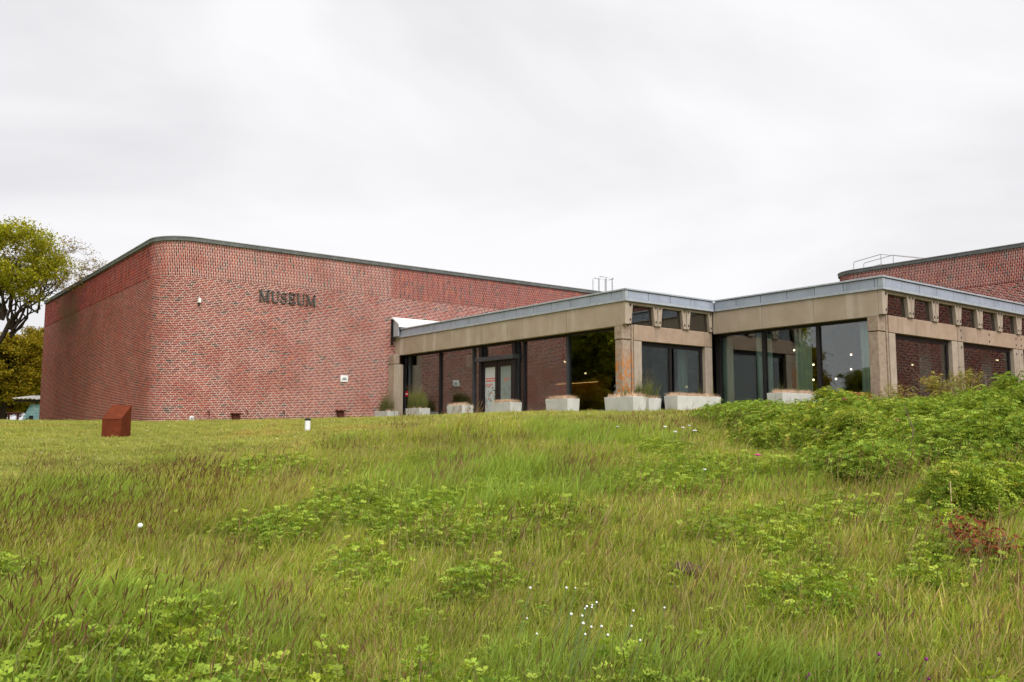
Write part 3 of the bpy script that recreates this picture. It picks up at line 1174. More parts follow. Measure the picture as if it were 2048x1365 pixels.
box('upstand', sx0 + .05, sx1, yl_ - .03, yl_ + .03, 4.42, zl_ - .105, 'frame_dark', t)
bm = bmesh.new()
bm_hexa(bm, [(sx0 + .02, yl_, ZF + .05), (sx0 + .02, yw - .01, ZF + .05), (sx0 + .06, yw - .01, ZF + .05), (sx0 + .06, yl_, ZF + .05), (sx0 + .02, yl_, zl_ - .01), (sx0 + .02, yw - .01, zt_ - .08), (sx0 + .06, yw - .01, zt_ - .08), (sx0 + .06, yl_, zl_ - .01)])
finish('side_cheek', bm, 'zinc_trim', t)
box('side_dark_strip', sx0 - .03, sx0 + .015, yw - .14, yw - .004, ZF - .3, zt_ - .05, 'black_gap', t)  # black strip along the cheek's outer edge, against the wall

# ------------------------------------------------------------------ inside the pavilion


def curtain(name, label, fixed, a, b, axis, z0=FLOOR + .05, z1=ZU - .1, gather=0.):
    n = max(10, int(abs(b - a) * 46))
    V, F = [], []
    rows = (z0, z0 + .5 * (z1 - z0), z1)
    for r_, z in enumerate(rows):
        g = gather * (1 - abs(r_ - 1))
        for i in range(n + 1):
            q = i / n
            s = a + (b - a) * (q * (1 - g * .15))
            w = .05 * math.sin(q * n * .62) + .02 * math.sin(q * n * .29 + 1)
            V.append((fixed + w, s, z) if axis == 'y' else (s, fixed + w, z))
    m = n + 1
    for r_ in range(2):
        for i in range(n):
            F.append((r_ * m + i, r_ * m + i + 1, (r_ + 1) * m + i + 1, (r_ + 1) * m + i))
    o = obj('curtain', mesh_from('curtain', V, F, smooth=True), 'curtain')
    sol = o.modifiers.new('thickness', 'SOLIDIFY')
    sol.thickness = .006
    tag(o, label, 'curtain', 'teal curtains inside the pavilion')


cx = GD + .17
curtain('curtain', 'teal curtain at the inner end of the wide window, behind the first pane', cx, 19.30, 19.95, 'y')
curtain('curtain', 'narrow teal curtain just before the first dark post of the wide window', cx, 18.05, 18.35, 'y')
curtain('curtain', 'narrow teal curtain just after the first dark post of the wide window', cx, 17.72, 17.98, 'y')
curtain('curtain', 'teal curtain hanging before the second dark post of the wide window', cx + .3, 16.45, 17.05, 'y', gather=.6)
curtain('curtain', 'pale teal curtain beside the weathered corner column', cx, 14.10, 14.62, 'y', gather=.5)
curtain('curtain', 'grey curtain at the far end of the first window right of the weathered column', DY0 + .85, 27.55, 28.25, 'x')
curtain('curtain', 'thin grey curtain at the start of the second window past the weathered column', DY0 + .85, 28.95, 29.30, 'x')
curtain('curtain', 'grey curtain at the far end of the second window past the weathered column', DY0 + .85, 31.75, 32.50, 'x')
curtain('curtain', 'teal curtain behind the narrow window between the two wings', AY0 + .95, 23.15, 23.55, 'x')


def pendant(x, y, z, label, mat='bulb_glow', r=.05):
    t = thing('pendant_lamp', label, 'lamp', (x, y, z), group='pendant lamps inside the pavilion')
    bm = bmesh.new()
    bmesh.ops.create_uvsphere(bm, u_segments=10, v_segments=7, radius=r)
    finish('bulb', bm, mat, t, local=True, smooth=True)
    bm = bmesh.new()
    bm_tube(bm, [(0, 0, r), (0, 0, ZU - z)], .006, 4)
    finish('cord', bm, 'cap_black', t, local=True)
    bm = bmesh.new()
    bmesh.ops.create_cone(bm, segments=10, radius1=r * 1.5, radius2=.02, depth=.07, cap_ends=False)
    bmesh.ops.translate(bm, verts=bm.verts, vec=(0, 0, r + .03))
    finish('shade', bm, 'frame_grey', t, local=True)


for x, y, z, lab in (
        (26.5, 21.26, 2.80, 'glowing pendant bulb behind the inner curtain of the wide window'),
        (26.5, 19.19, 2.57, 'glowing pendant bulb just past the first dark post of the wide window'),
        (26.5, 18.25, 2.88, 'high glowing pendant bulb beside the draped curtain of the wide window'),
        (26.5, 17.51, 2.33, 'upper of two glowing bulbs left of the second dark post of the wide window'),
        (26.5, 17.53, 1.82, 'lower of two glowing bulbs left of the second dark post of the wide window'),
        (26.5, 16.10, 2.57, 'upper of two glowing bulbs by the curtain next to the weathered column'),
        (26.5, 16.12, 2.10, 'lower of two glowing bulbs by the curtain next to the weathered column'),
        (26.5, 16.68, 1.81, 'low glowing bulb in the pane next to the weathered column, left of the pair'),
        (31.12, 16.0, 3.03, 'higher glowing bulb in the first window right of the weathered column'),
        (30.23, 16.0, 2.41, 'lower glowing bulb in the first window right of the weathered column'),
        (35.2, 15.3, 2.78, 'glowing bulb in the second window past the weathered column'),
        (24.35, 22.0, 2.63, 'glowing bulb behind the dark post of the window between the wings'),
        (24.0, 27.46, 2.95, 'glowing bulb high behind the post nearest the lichen column'),
        (24.0, 26.22, 2.40, 'dim bulb in the dark pane beside the lichen column')):
    pendant(x, y, z, lab, r=.030)

# bar shelf with a warm strip, deep in the first wing
t = thing('bar_shelf', 'wooden bar shelf lit warm orange deep inside the first glass wing', 'shelf', (26.6, 29.4, FLOOR))
box('back_panel', 26.60, 26.66, 27.9, 30.8, 1.40, 2.36, 'bar_wood', t)
box('canopy', 26.05, 26.59, 27.9, 30.8, 2.24, 2.36, 'bar_wood', t)
box('light_strip', 26.30, 26.36, 28.0, 30.7, 2.225, 2.238, 'strip_glow', t)
box('counter', 25.7, 26.59, 27.7, 31.0, FLOOR, 1.38, 'room_dark', t)
for i in range(7):
    y = 28.1 + i * .42
    bm = bmesh.new()
    bm_tube(bm, [(26.25, y, 1.385), (26.25, y, 1.60), (26.25, y, 1.66), (26.25, y, 1.75)], [.04, .04, .015, .015], 8)
    tag(finish('bottle', bm, 'cap_black'), 'dark bottle standing on the warm lit bar shelf', 'bottle', 'bottles on the bar shelf')
# glass screens, notices and small things behind the entrance panes
for x, ya, yb_, z1, lab in ((20.9, 28.5, 29.25, 2.0, 'lower pale glass screen standing behind the pane beside the entrance'), (20.8, 27.9, 28.46, 2.15, 'taller pale glass screen next to the entrance door')):
    t = thing('glass_screen', lab, 'screen', (x, (ya + yb_) / 2, FLOOR), group='glass screens by the entrance')
    box('sheet', x, x + .03, ya + .03, yb_, FLOOR + .01, z1, 'screen_frost', t)
    box('edge_strip', x - .004, x + .034, ya - .03, ya + .028, FLOOR + .01, z1, 'screen_edge', t)
for y0, y1, z0, z1, lab in ((28.42, 28.92, 2.60, 3.10, 'square white notice stuck high on the pane beside the entrance'), (27.90, 28.20, 2.88, 3.18, 'narrow white notice above the entrance side light'),
                            (29.30, 29.55, 1.90, 2.12, 'small pale paper notice in the pane left of the glass screens'), (30.82, 31.05, 1.78, 2.05, 'small white paper notice by the second dark post')):
    tag(box('window_notice', GX + .010, GX + .016, y0, y1, z0, z1, 'screen_edge'), lab, 'notice', 'notices on the panes')
bm = bmesh.new()
bm_tube(bm, [(GX - .05, 33.35, 1.72), (GX - .02, 33.35, 1.72)], .13, 14)
o = finish('round_sign', bm, 'red_plastic')
tag(o, 'round red no-entry sticker on the first narrow pane', 'sign')
bm = bmesh.new()
bm_box(bm, GX - .056, GX - .051, 33.26, 33.44, 1.695, 1.745)
finish('white_bar', bm, 'white_paint', o)
t = thing('low_cabinet', 'low white cabinet standing behind the second pane of the first wing', 'cabinet', (20.8, 31.3, FLOOR))
box('cabinet_body', 20.65, 20.95, 30.95, 31.55, FLOOR, 1.22, 'white_paint', t, .006)
box('cabinet_top', 20.62, 20.98, 30.92, 31.58, 1.223, 1.25, 'screen_edge', t)
# low brick bench in front of the second wing
t = thing('low_brick_wall', 'low brown brick wall behind the bush at the pavilion foot', 'wall', (23.2, 14.2, .6))
for c in range(6):
    for i in range(13):
        if c % 2 == 0 and i == 12:
            continue
        x = 22.0 + i * .24 + (c % 2) * -.12
        box('brick', x, x + .226, 13.95, 14.2, .55 + c * .105, .55 + c * .105 + .095, 'low_wall_brick', t)
box('mortar_core', 21.95, 24.6, 13.962, 14.19, .3, 1.17, 'low_wall_brick', t)

# ------------------------------------------------------------------ roof railings
t = thing('ladder_hoop', 'thin galvanised ladder hoop standing above the roof of the long brick block', 'railing', (32.5, WY, 7.4))
z0, z1 = 7.35, 8.28


def rail(t, pts, r=.017):
    bm = bmesh.new()
    bm_tube(bm, pts, r, 6)
    finish('rail', bm, 'metal_galv', t)


for dy, x0, x1 in ((.55, 32.1, 33.3), (0., 32.0, 33.2)):
    rail(t, [(x0, WY + dy, z0), (x0, WY + dy, z1 - .09), (x0 + .03, WY + dy, z1 - .03), (x0 + .09, WY + dy, z1), (x1 - .25, WY + dy, z1)], .022)
rail(t, [(x1 - .25 + .3 * math.sin(q), WY + .275 - .275 * math.cos(q), z1) for q in [math.pi * i / 10 for i in range(11)]], .02)
for x, y in ((32.55, WY), (32.55, WY + .55), (33.0, WY), (33.0, WY + .55), (33.25, WY + .27)):
    rail(t, [(x, y, z0), (x, y, z1 - .02)], .026)
t = thing('roof_railing', 'thin dark pipe railing on the roof of the block behind the pavilion', 'railing', (38, 22, 7.4))
xr = VX + .35
for dx, y0, y1 in ((0, 22.35, 21.0), (.6, 22.2, 20.75)):
    rail(t, [(xr + dx, y0, 7.4), (xr + dx, y0, 7.84), (xr + dx, y0 - .05, 7.90), (xr + dx, y1, 8.05), (xr + dx + 2.2, y1 - .6, 8.05)], .018)
    rail(t, [(xr + dx, y1, 8.04), (xr + dx, y1, 7.4)], .02)
rail(t, [(xr, 21.9, 7.5), (xr, 21.0, 7.60), (xr + 2.2, 20.4, 7.60)], .016)
bm = bmesh.new()
bm_hexa(bm, [(36.0, 50, 7.0), (36, 54, 7.0), (46, 54, 7.0), (46, 50, 7.0), (37, 51.8, 9.75), (37, 52.2, 9.75), (45, 52.2, 9.75), (45, 51.8, 9.75)])
tag(finish('hipped_roof', bm, 'low_wall_brick'), 'sliver of a far red tiled roof behind the long brick block', 'roof')

# ------------------------------------------------------------------ planters
PLANT_MESH = {}


def quads_template(blades, seed, h=(.25, .5), w=.006, lean=(.1, .35), spread=.06, segs=3, tones=None, heads=0., head_tone=(.14, .08, .07), wind=(1, 0)):
    """a tuft of curved blades, some ending in a seed head; returns V, F, Col"""
    r = random.Random(seed)
    V, F, K = [], [], []
    for b in range(blades):
        a0 = r.uniform(0, 6.283)
        rad = spread * math.sqrt(r.random())
        bx, by = rad * math.cos(a0), rad * math.sin(a0)
        H = r.uniform(*h)
        ln = H * r.uniform(*lean)
        a1 = r.uniform(0, 6.283)
        k = r.uniform(.0, .85)
        dx, dy = (1 - k) * math.cos(a1) + k * wind[0], (1 - k) * math.sin(a1) + k * wind[1]
        fx, fy = math.cos(a1 + 1.57), math.sin(a1 + 1.57)
        tone = r.choice(tones)
        v = r.uniform(.8, 1.2)
        head = r.random() < heads
        if head:
            H *= 1.25
        ww = w * (r.choice((.55, .8, 1.0, 1.2, 1.7)) if not head else .40)
        base = len(V)
        for s in range(segs + 1):
            q = s / segs
            bend = q ** 2
            px, py, pz = bx + dx * ln * bend, by + dy * ln * bend, H * (q - .12 * bend * ln / H)
            wd = ww * (1 - q) ** .7 + .0006
            V += [(px - fx * wd, py - fy * wd, pz), (px + fx * wd, py + fy * wd, pz)]
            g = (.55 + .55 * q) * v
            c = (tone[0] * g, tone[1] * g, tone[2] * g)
            K += [c, c]
        for s in range(segs):
            i = base + 2 * s
            F.append((i, i + 1, i + 3, i + 2))
        if head:
            hl, hw = H * r.uniform(.16, .28), .0026 * r.uniform(.8, 1.4)
            sx, sy = px + dx * hl * .6, py + dy * hl * .6
            for ang in (0, 1.57):
                gx, gy = math.cos(a1 + ang) * hw, math.sin(a1 + ang) * hw
                i = len(V)
                V += [(px, py, pz - .01), (px + (sx - px) * .45 - gx, py + (sy - py) * .45 - gy, pz + hl * .4), (sx, sy, pz + hl * .85), (px + (sx - px) * .45 + gx, py + (sy - py) * .45 + gy, pz + hl * .4)]
                hv = r.uniform(.7, 1.3)
                K += [tuple(c * hv for c in head_tone)] * 4
                F.append((i, i + 1, i + 2, i + 3))
    return np.array(V), np.array(F), np.array(K)


def batch(tpl, M, tint=None):
    """copies of a template at 3x4 transforms M (n,3,4), joined"""
    V, F, K = tpl
    n = len(M)
    P = np.einsum('nij,vj->nvi', M[:, :, :3], V) + M[:, None, :, 3]
    FF = (F[None] + len(V) * np.arange(n)[:, None, None]).reshape(-1, F.shape[1])
    KK = np.repeat(K[None], n, 0)
    if tint is not None:
        KK = KK * tint[:, None, :]
    return P.reshape(-1, 3), FF, KK.reshape(-1, 3)


def join(parts):
    V, F, K, o = [], [], [], 0
    for a, b, c in parts:
        V.append(a)
        F.append(b + o)
        K.append(c)
        o += len(a)
    return np.concatenate(V), np.concatenate(F), np.concatenate(K)


def xform(pos, yaw, tilt=None, scale=None):
    n = len(pos)
    yaw = np.asarray(yaw)
    c, s = np.cos(yaw), np.sin(yaw)
    Rz = np.zeros((n, 3, 3))
    Rz[:, 0, 0], Rz[:, 0, 1], Rz[:, 1, 0], Rz[:, 1, 1], Rz[:, 2, 2] = c, -s, s, c, 1
    if tilt is not None:                       # tilt: direction vector the local Z should point to
        z = tilt / np.linalg.norm(tilt, axis=1, keepdims=True)
        up = np.array([0, 0, 1.])
        ax = np.cross(np.repeat(up[None], n, 0), z)
        sn = np.linalg.norm(ax, axis=1)
        cs = z[:, 2]
        ax = ax / np.maximum(sn, 1e-6)[:, None]
        Km = np.zeros((n, 3, 3))
        Km[:, 0, 1], Km[:, 0, 2], Km[:, 1, 0], Km[:, 1, 2], Km[:, 2, 0], Km[:, 2, 1] = -ax[:, 2], ax[:, 1], ax[:, 2], -ax[:, 0], -ax[:, 1], ax[:, 0]
        Rt = np.eye(3)[None] + sn[:, None, None] * Km + (1 - cs)[:, None, None] * (Km @ Km)
        Rz = Rt @ Rz
    if scale is not None:
        Rz = Rz * np.asarray(scale)[:, None, None]
    return np.concatenate([Rz, np.asarray(pos)[:, :, None]], 2)


def planter(x, y, lx, ly, h, label, rot=0., taper=.03, dry=1., green=0., seed=0):
    """x, y: the corner turned to the viewer; lx along X, ly along Y"""
    g = gz(x + lx / 2, y + ly / 2)
    loc = (x + lx / 2, y + ly / 2, g)
    t = thing('concrete_planter', label, 'planter', loc, rot, 'concrete planters along the glass front')
    a, b, w = lx / 2, ly / 2, .055
    bm = bmesh.new()
    lo = [bm.verts.new(p) for p in ((-a + taper, -b + taper, -.12), (a - taper, -b + taper, -.12), (a - taper, b - taper, -.12), (-a + taper, b - taper, -.12))]
    hi = [bm.verts.new(p) for p in ((-a, -b, h), (a, -b, h), (a, b, h), (-a, b, h))]
    ih = [bm.verts.new(p) for p in ((-a + w, -b + w, h), (a - w, -b + w, h), (a - w, b - w, h), (-a + w, b - w, h))]
    il = [bm.verts.new(p) for p in ((-a + w, -b + w, h - .12), (a - w, -b + w, h - .12), (a - w, b - w, h - .12), (-a + w, b - w, h - .12))]
    for i in range(4):
        j = (i + 1) % 4
        bm.faces.new((lo[i], lo[j], hi[j], hi[i]))
        bm.faces.new((hi[i], hi[j], ih[j], ih[i]))
        bm.faces.new((ih[i], ih[j], il[j], il[i]))
    bm.faces.new(lo)
    finish('planter_wall', bm, 'planter_concrete', t, .008, True)
    box('planter_soil', -a + w, a - w, -b + w, b - w, h - .16, h - .06, 'soil', t, 0, True)
    r = np.random.default_rng(seed)
    # cut dry stalks
    n = int(150 * dry * lx * ly / .5)
    if n:
        tp = quads_template(9, 400 + seed, (.09, .21), .006, (.2, 1.4), .05, 2, [(.75, .50, .32), (.62, .40, .24), (.85, .66, .48)])
        pos = np.stack([r.uniform(-a + w, a - w, n), r.uniform(-b + w, b - w, n), np.full(n, h - .07)], 1)
        V, F, K = batch(tp, xform(pos, r.uniform(0, 6.28, n), None, r.uniform(.7, 1.2, n)))
        o = obj('dry_stalk', mesh_from('dry_stalk', V, F, K), 'straw', t, True)
        o['kind'] = 'stuff'
    if green:
        tp = quads_template(16, 500 + seed, (.35, .62), .007, (.15, .6), .06, 4, [(.16, .19, .06), (.20, .22, .08), (.12, .15, .05), (.26, .24, .12)], heads=.35, head_tone=(.20, .16, .10))
        n = int(30 * green)
        cxx = r.uniform(-.4, .4) * a
        pos = np.stack([np.clip(r.normal(cxx, a * .5, n), -a + w, a - w), np.clip(r.normal(.1, b * .5, n), -b + w, b - w), np.full(n, h - .07)], 1)
        V, F, K = batch(tp, xform(pos, r.uniform(-.6, .6, n), None, r.uniform(.55, 1.15, n) * min(1.25, .7 + .3 * green)))
        V = V + np.array(loc)
        o = obj('ornamental_grass', mesh_from('ornamental_grass', V, F, K), 'grass_blade')
        return t, o
    return t, None


PL = [
    (18.75, 33.10 - .30, .55, 1.02, .40, 'concrete planter with ragged grass, against the brick wall beside the end column', .06, .4, 1.3),
    (18.70, 30.15, .52, 1.05, .46, 'concrete planter with the tallest green grass, before the first panes', 0., .6, 2.6),
    (18.60, 27.00, .52, 1.05, .48, 'concrete planter of cut straw just before the entrance door', -.02, 1, 0),
    (18.50, 24.00, .52, 1.05, .48, 'concrete planter of cut straw standing across the entrance door', .03, 1, .12),
    (18.30, 20.81, .52, 1.08, .49, 'concrete planter of cut straw before the dark bar window', 0., 1, 0),
    (17.95, 17.65, .55, 1.15, .49, 'concrete planter at the foot of the lichen column, in front of another planter', .02, .8, .25),
    (19.45, 18.45, .55, .9, .46, 'small concrete planter half hidden behind the one by the lichen column', 0., .6, 1.2),
    (19.95, 17.75, 1.95, .55, .52, 'long concrete planter of straw in front of the window between the wings', -.02, 1.1, .12),
    (21.95, 15.55, 1.9, .55, .58, 'concrete planter of straw partly hidden by the rose bush', .0, 1.1, .15)]
GL = ['sparse dry grass growing in the planter beside the brick wall', 'tall green grass tuft growing in the planter before the first panes', None,
      'few thin stalks in the planter across the entrance', None, 'short grass in the planter at the lichen column', 'arching green grass in the half hidden planter', 'few stalks in the long planter between the wings', 'few stalks in the planter behind the rose bush']
for i, (x, y, lx, ly, h, lab, rot, dry, green) in enumerate(PL):
    t, gr = planter(x, y, lx, ly, h, lab, rot, .035, dry, green, i)
    if gr:
        tag(gr, GL[i], 'grass', 'grasses in the planters')

# ------------------------------------------------------------------ things on the lawn


def lectern():
    x, y = at(-23.9, 20.0)
    z = gz(x, y) - .03
    t = thing('steel_block', 'rust brown steel box with slanted top standing on the lawn', 'sculpture', (x, y, z), YAW - R(90) + R(24.2) + R(-27))
    w, d, h0, h1 = .20, .21, .44, .74
    bm = bmesh.new()
    bm_hexa(bm, [(-w, -d, 0), (-w, d, 0), (w, d, 0), (w, -d, 0), (-w, -d, h0), (-w, d, h1), (w, d, h1), (w, -d, h0)])
    finish('steel_body', bm, 'rust', t, .004, True)
    bm = bmesh.new()
    bm_hexa(bm, [(-w - .006, -d - .006, h0 + .004), (-w - .006, d + .006, h1 + .004), (w + .006, d + .006, h1 + .004), (w + .006, -d - .006, h0 + .004),
                 (-w - .006, -d - .006, h0 + .012), (-w - .006, d + .006, h1 + .012), (w + .006, d + .006, h1 + .012), (w + .006, -d - .006, h0 + .012)])
    finish('slanted_plate', bm, 'rust', t, 0, True)


lectern()
x, y = at(-12.9, 18.3)
z = gz(x, y)
t = thing('path_light', 'short white bollard light with black cap on the lawn', 'light', (x, y, z))
bm = bmesh.new()
bm_tube(bm, [(0, 0, -.05), (0, 0, .255)], .055, 16)
finish('post', bm, 'white_paint', t, 0, True)
bm = bmesh.new()
bm_tube(bm, [(0, 0, .257), (0, 0, .285), (0, 0, .30)], [.062, .062, .05], 16)
finish('cap', bm, 'cap_black', t, 0, True)


def boat_shed():
    # boat hull under a corrugated shelter, just past the far corner of the long block
    bx, by = at(-28.15, 60)
    g = gz(bx, by) - .1
    t = thing('wooden_boat', 'pale turquoise wooden hull drawn up under the shelter behind the brick block', 'boat', (bx, by, g))
    rx, ry = math.sin(YAW), -math.cos(YAW)       # viewer's right
    fx, fy = math.cos(YAW), math.sin(YAW)
    zs = np.linspace(0, 1.32, 8)
    for k in range(7):
        z0, z1 = zs[k], zs[k + 1] - .008
        bm = bmesh.new()
        P = []
        for z in (z0, z1):
            l = -.95 + .62 * z / 1.3
            bul = .10 * k * .3
            P += [(l, .0), (l + .25, -.25 - bul * .3), (3.6, -.55 - bul), (3.6, -.45 - bul), (l + .25, -.15 - bul * .3), (l + .03, .08)]
        v = [bm.verts.new((p[0] * rx + p[1] * fx, p[0] * ry + p[1] * fy, (z0 if i < 6 else z1))) for i, p in enumerate(P)]
        bm.faces.new(v[:6])
        bm.faces.new(v[6:][::-1])
        for i in range(6):
            bm.faces.new((v[i], v[(i + 1) % 6], v[6 + (i + 1) % 6], v[6 + i]))
        finish('plank', bm, 'hull_teal', t, 0, True)
    bm = bmesh.new()
    bm_box(bm, -.02, .20, -.62, -.55, .05, .62)
    bm_box(bm, -.22, -.03, -.62, -.55, .05, .45)
    for v in bm.verts:
        a, b, c = v.co
        v.co = (a * rx + b * fx, a * ry + b * fy, c)
    finish('chock', bm, 'cap_black', t, 0, True)
    s = thing('boat_shelter', 'open shelter with grey corrugated roof behind the brick block', 'shelter', (bx, by, g))
    n = 60
    V, F = [], []
    for i in range(n + 1):
        u = -1.05 + 5.2 * i / n
        c = .035 * math.sin(i * 2.1)
        for q, (d, z) in enumerate(((-.75, 1.60), (1.6, 1.86))):
            V.append((u * rx + d * fx, u * ry + d * fy, z + c - (.10 * max(0, u) if q == 0 else 0)))
    for i in range(n):
        F.append((2 * i, 2 * i + 1, 2 * i + 3, 2 * i + 2))
    o = obj('roof_sheet', mesh_from('roof_sheet', V, F), 'roof_sheet', s, True)
    o.modifiers.new('thickness', 'SOLIDIFY').thickness = .02
    for u, d in ((-.6, 1.4), (3.8, 1.4), (3.8, -.55)):
        bm = bmesh.new()
        bm_tube(bm, [(u * rx + d * fx, u * ry + d * fy, -.1), (u * rx + d * fx, u * ry + d * fy, 1.40)], .05, 6)
        finish('post', bm, 'bark', s, 0, True)
    bm = bmesh.new()
    for d, z in ((-.6, 1.42), (1.4, 1.66)):
        bm_hexa(bm, [tuple((u * rx + (d + e) * fx, u * ry + (d + e) * fy, zz)) for zz in (z, z + .13) for u, e in ((-.95, 0), (-.95, .1), (4.1, .1), (4.1, 0))])
    finish('roof_beam', bm, 'bark', s, 0, True)
    x, y = at(-29.2, 57)
    t = thing('red_trestle', 'dull red wooden trestle standing beside the boat shelter', 'trestle', (x, y, gz(x, y) - .1))
    for u in (-.28, .22):
        bm = bmesh.new()
        bm_tube(bm, [(u * rx, u * ry, 0), (u * rx, u * ry, .66)], .06, 4)
        finish('leg', bm, 'rust_dark', t, 0, True)
    bm = bmesh.new()
    bm_tube(bm, [(-.42 * rx, -.42 * ry, .70), (.40 * rx, .40 * ry, .70)], .055, 4)
    finish('crossbar', bm, 'rust_dark', t, 0, True)


boat_shed()

# ------------------------------------------------------------------ trees


rgt = Vector((math.sin(YAW), -math.cos(YAW), 0))


def make_tree(name, label, x, y, fork, crown, trunk_r, limbs, clumps, per, clump_r, leaf_tones, leaf_size, seed, shell=.55, group='trees beside the brick block'):
    """trunk to a fork, limbs into an egg-shaped crown, a twig to every leaf clump.
    fork = (aside, height); crown = (aside, height, radius across, radius up); aside runs along the viewer's right"""
    r = random.Random(seed)
    z = gz(x, y) - .2
    root = thing(name, label, 'tree', (x, y, z), group=group)
    side = Vector((rgt.x, rgt.y, 0))
    depth = Vector((-rgt.y, rgt.x, 0))
    F = side * fork[0] + Vector((0, 0, fork[1]))
    Cn = side * crown[0] + Vector((0, 0, crown[1]))

    def egg(k):
        while True:
            v = Vector((r.uniform(-1, 1), r.uniform(-1, 1), r.uniform(-1, 1)))
            if .05 < v.length <= 1:
                break
        v = v.normalized() * (k + (1 - k) * v.length)
        v.z = v.z if v.z > 0 else v.z * .8
        wob = 1 + .16 * math.sin(v.x * 5 + seed) + .12 * math.sin(v.z * 7 + v.y * 4)
        return Cn + (side * v.x + depth * v.y) * crown[2] * wob + Vector((0, 0, v.z * crown[3] * wob))

    bm = bmesh.new()

    def bough(a, b, ra, rb, n, wob, sides, sag=0.):
        pts, rr = [], []
        L_ = (b - a).length
        for k in range(n + 1):
            q = k / n
            w = math.sin(math.pi * q) * wob * L_
            pts.append(a.lerp(b, q) + Vector((r.uniform(-1, 1), r.uniform(-1, 1), r.uniform(-1, 1))) * w + Vector((0, 0, sag * L_ * math.sin(math.pi * q))))
            rr.append(ra + (rb - ra) * q)
        bm_tube(bm, pts, rr, sides, cap=False)
        return pts, rr

    bough(Vector((0, 0, 0)), F, trunk_r, trunk_r * .68, 6, .04, 9)
    nodes = []
    for k in range(limbs):
        e = egg(.3)
        e = F.lerp(e, .82)
        pts, rr = bough(F - Vector((0, 0, r.uniform(0, .18) * fork[1])), e, trunk_r * r.uniform(.34, .52), trunk_r * .10, 7, .10, 6, r.uniform(-.03, .08))
        nodes += list(zip(pts[2:], rr[2:]))
        for m in range(2):
            b = r.randrange(2, 6)
            e2 = pts[b].lerp(egg(.5), .75)
            p2, r2 = bough(pts[b], e2, rr[b] * .7, trunk_r * .06, 5, .12, 5)
            nodes += list(zip(p2[1:], r2[1:]))
    centres = []
    for k in range(clumps):
        c = egg(shell)
        p, rad = min(nodes, key=lambda n_: (n_[0] - c).length + .6 * max(0, n_[0].z - c.z))
        pts, rr = bough(p, c, min(rad * .6, .022), .006, 4, .14, 4)
        centres.append(c)
        if r.random() < .7:
            nodes.append((pts[2], .014))
        for m in range(2):
            tip = c + Vector((r.uniform(-1, 1), r.uniform(-1, 1), r.uniform(-.4, .8))) * clump_r * 1.8
            bough(pts[3], tip, .007, .003, 3, .12, 3)
            if r.random() < .5:
                centres.append(tip)
    finish('trunk', bm, 'bark', root, 0, True, True)
    R_ = np.random.default_rng(seed)
    cl = np.array([tuple(c) for c in centres])
    n = per * len(cl)
    c = np.repeat(cl, per, 0)
    rad = np.repeat(clump_r * R_.uniform(.6, 1.35, len(cl)), per)
    pos = c + R_.normal(0, 1, (n, 3)) * np.array([.62, .62, .34]) * rad[:, None]
    V0 = np.array([(0, 0, 0), (.5, -.34, .06), (1, 0, 0), (.5, .34, .06)])
    tones = np.array(leaf_tones)
    tint = tones[R_.integers(0, len(tones), n)] * R_.uniform(.75, 1.25, (n, 1)) * np.repeat(R_.uniform(.85, 1.15, (len(cl), 1)), per, 0)
    tilt = R_.normal(0, .7, (n, 3)) + np.array([0, 0, .8])
    V, F_, K = batch((V0, np.array([(0, 1, 2, 3)]), np.ones((4, 3))), xform(pos, R_.uniform(0, 6.28, n), tilt, leaf_size * R_.uniform(.6, 1.3, n)), tint)
    obj('crown', mesh_from('crown', V, F_, K), 'tree_leaf', root, True)
    return root


def copy_thing(src, loc, rotz, scale, label):
    c = src.copy()
    C.objects.link(c)
    c.location = loc
    c.rotation_euler = (0, 0, rotz)
    c.scale = (scale,) * 3
    c['label'] = label
    for ch in src.children:
        k = ch.copy()
        C.objects.link(k)
        k.parent = c
    return c


GREEN = [(.27, .285, .024), (.33, .32, .03), (.21, .245, .024), (.38, .35, .036)]
GOLD = [(.34, .22, .03), (.29, .20, .03), (.36, .22, .06), (.24, .18, .03)]
OLIVE = [(.30, .22, .02), (.245, .195, .02), (.35, .25, .022), (.185, .17, .02)]
x, y = at(-31.75, 44)
tree_a = make_tree('broadleaf_tree', 'tall leaning tree with yellow-green leaves rising past the left edge', x, y, (1.55, 5.0), (1.25, 7.05, 2.15, 1.65), .14, 10, 140, 105, .33, GREEN, .10, 11, shell=.45)
x, y = at(-31.5, 50)
tree_b = make_tree('budding_tree', 'thin open tree with sparse golden young leaves reaching past the leaning tree', x, y, (1.9, 5.2), (3.3, 7.7, 2.45, 1.55), .15, 10, 260, 15, .20, GOLD, .075, 23, shell=.35)
x, y = at(-29.9, 68)
tree_c = make_tree('broadleaf_tree', 'dense golden olive tree standing behind the boat shelter', x, y, (.3, 1.9), (.7, 4.1, 2.4, 2.15), .24, 9, 170, 190, .42, OLIVE, .15, 31, shell=.4)
x, y = at(-28.2, 78)
tree_d = make_tree('broadleaf_tree', 'greener rounded tree showing at the edge of the brick block', x, y, (0, 1.9), (0, 4.4, 2.7, 2.4), .24, 9, 170, 190, .45, GREEN, .16, 37, shell=.4)
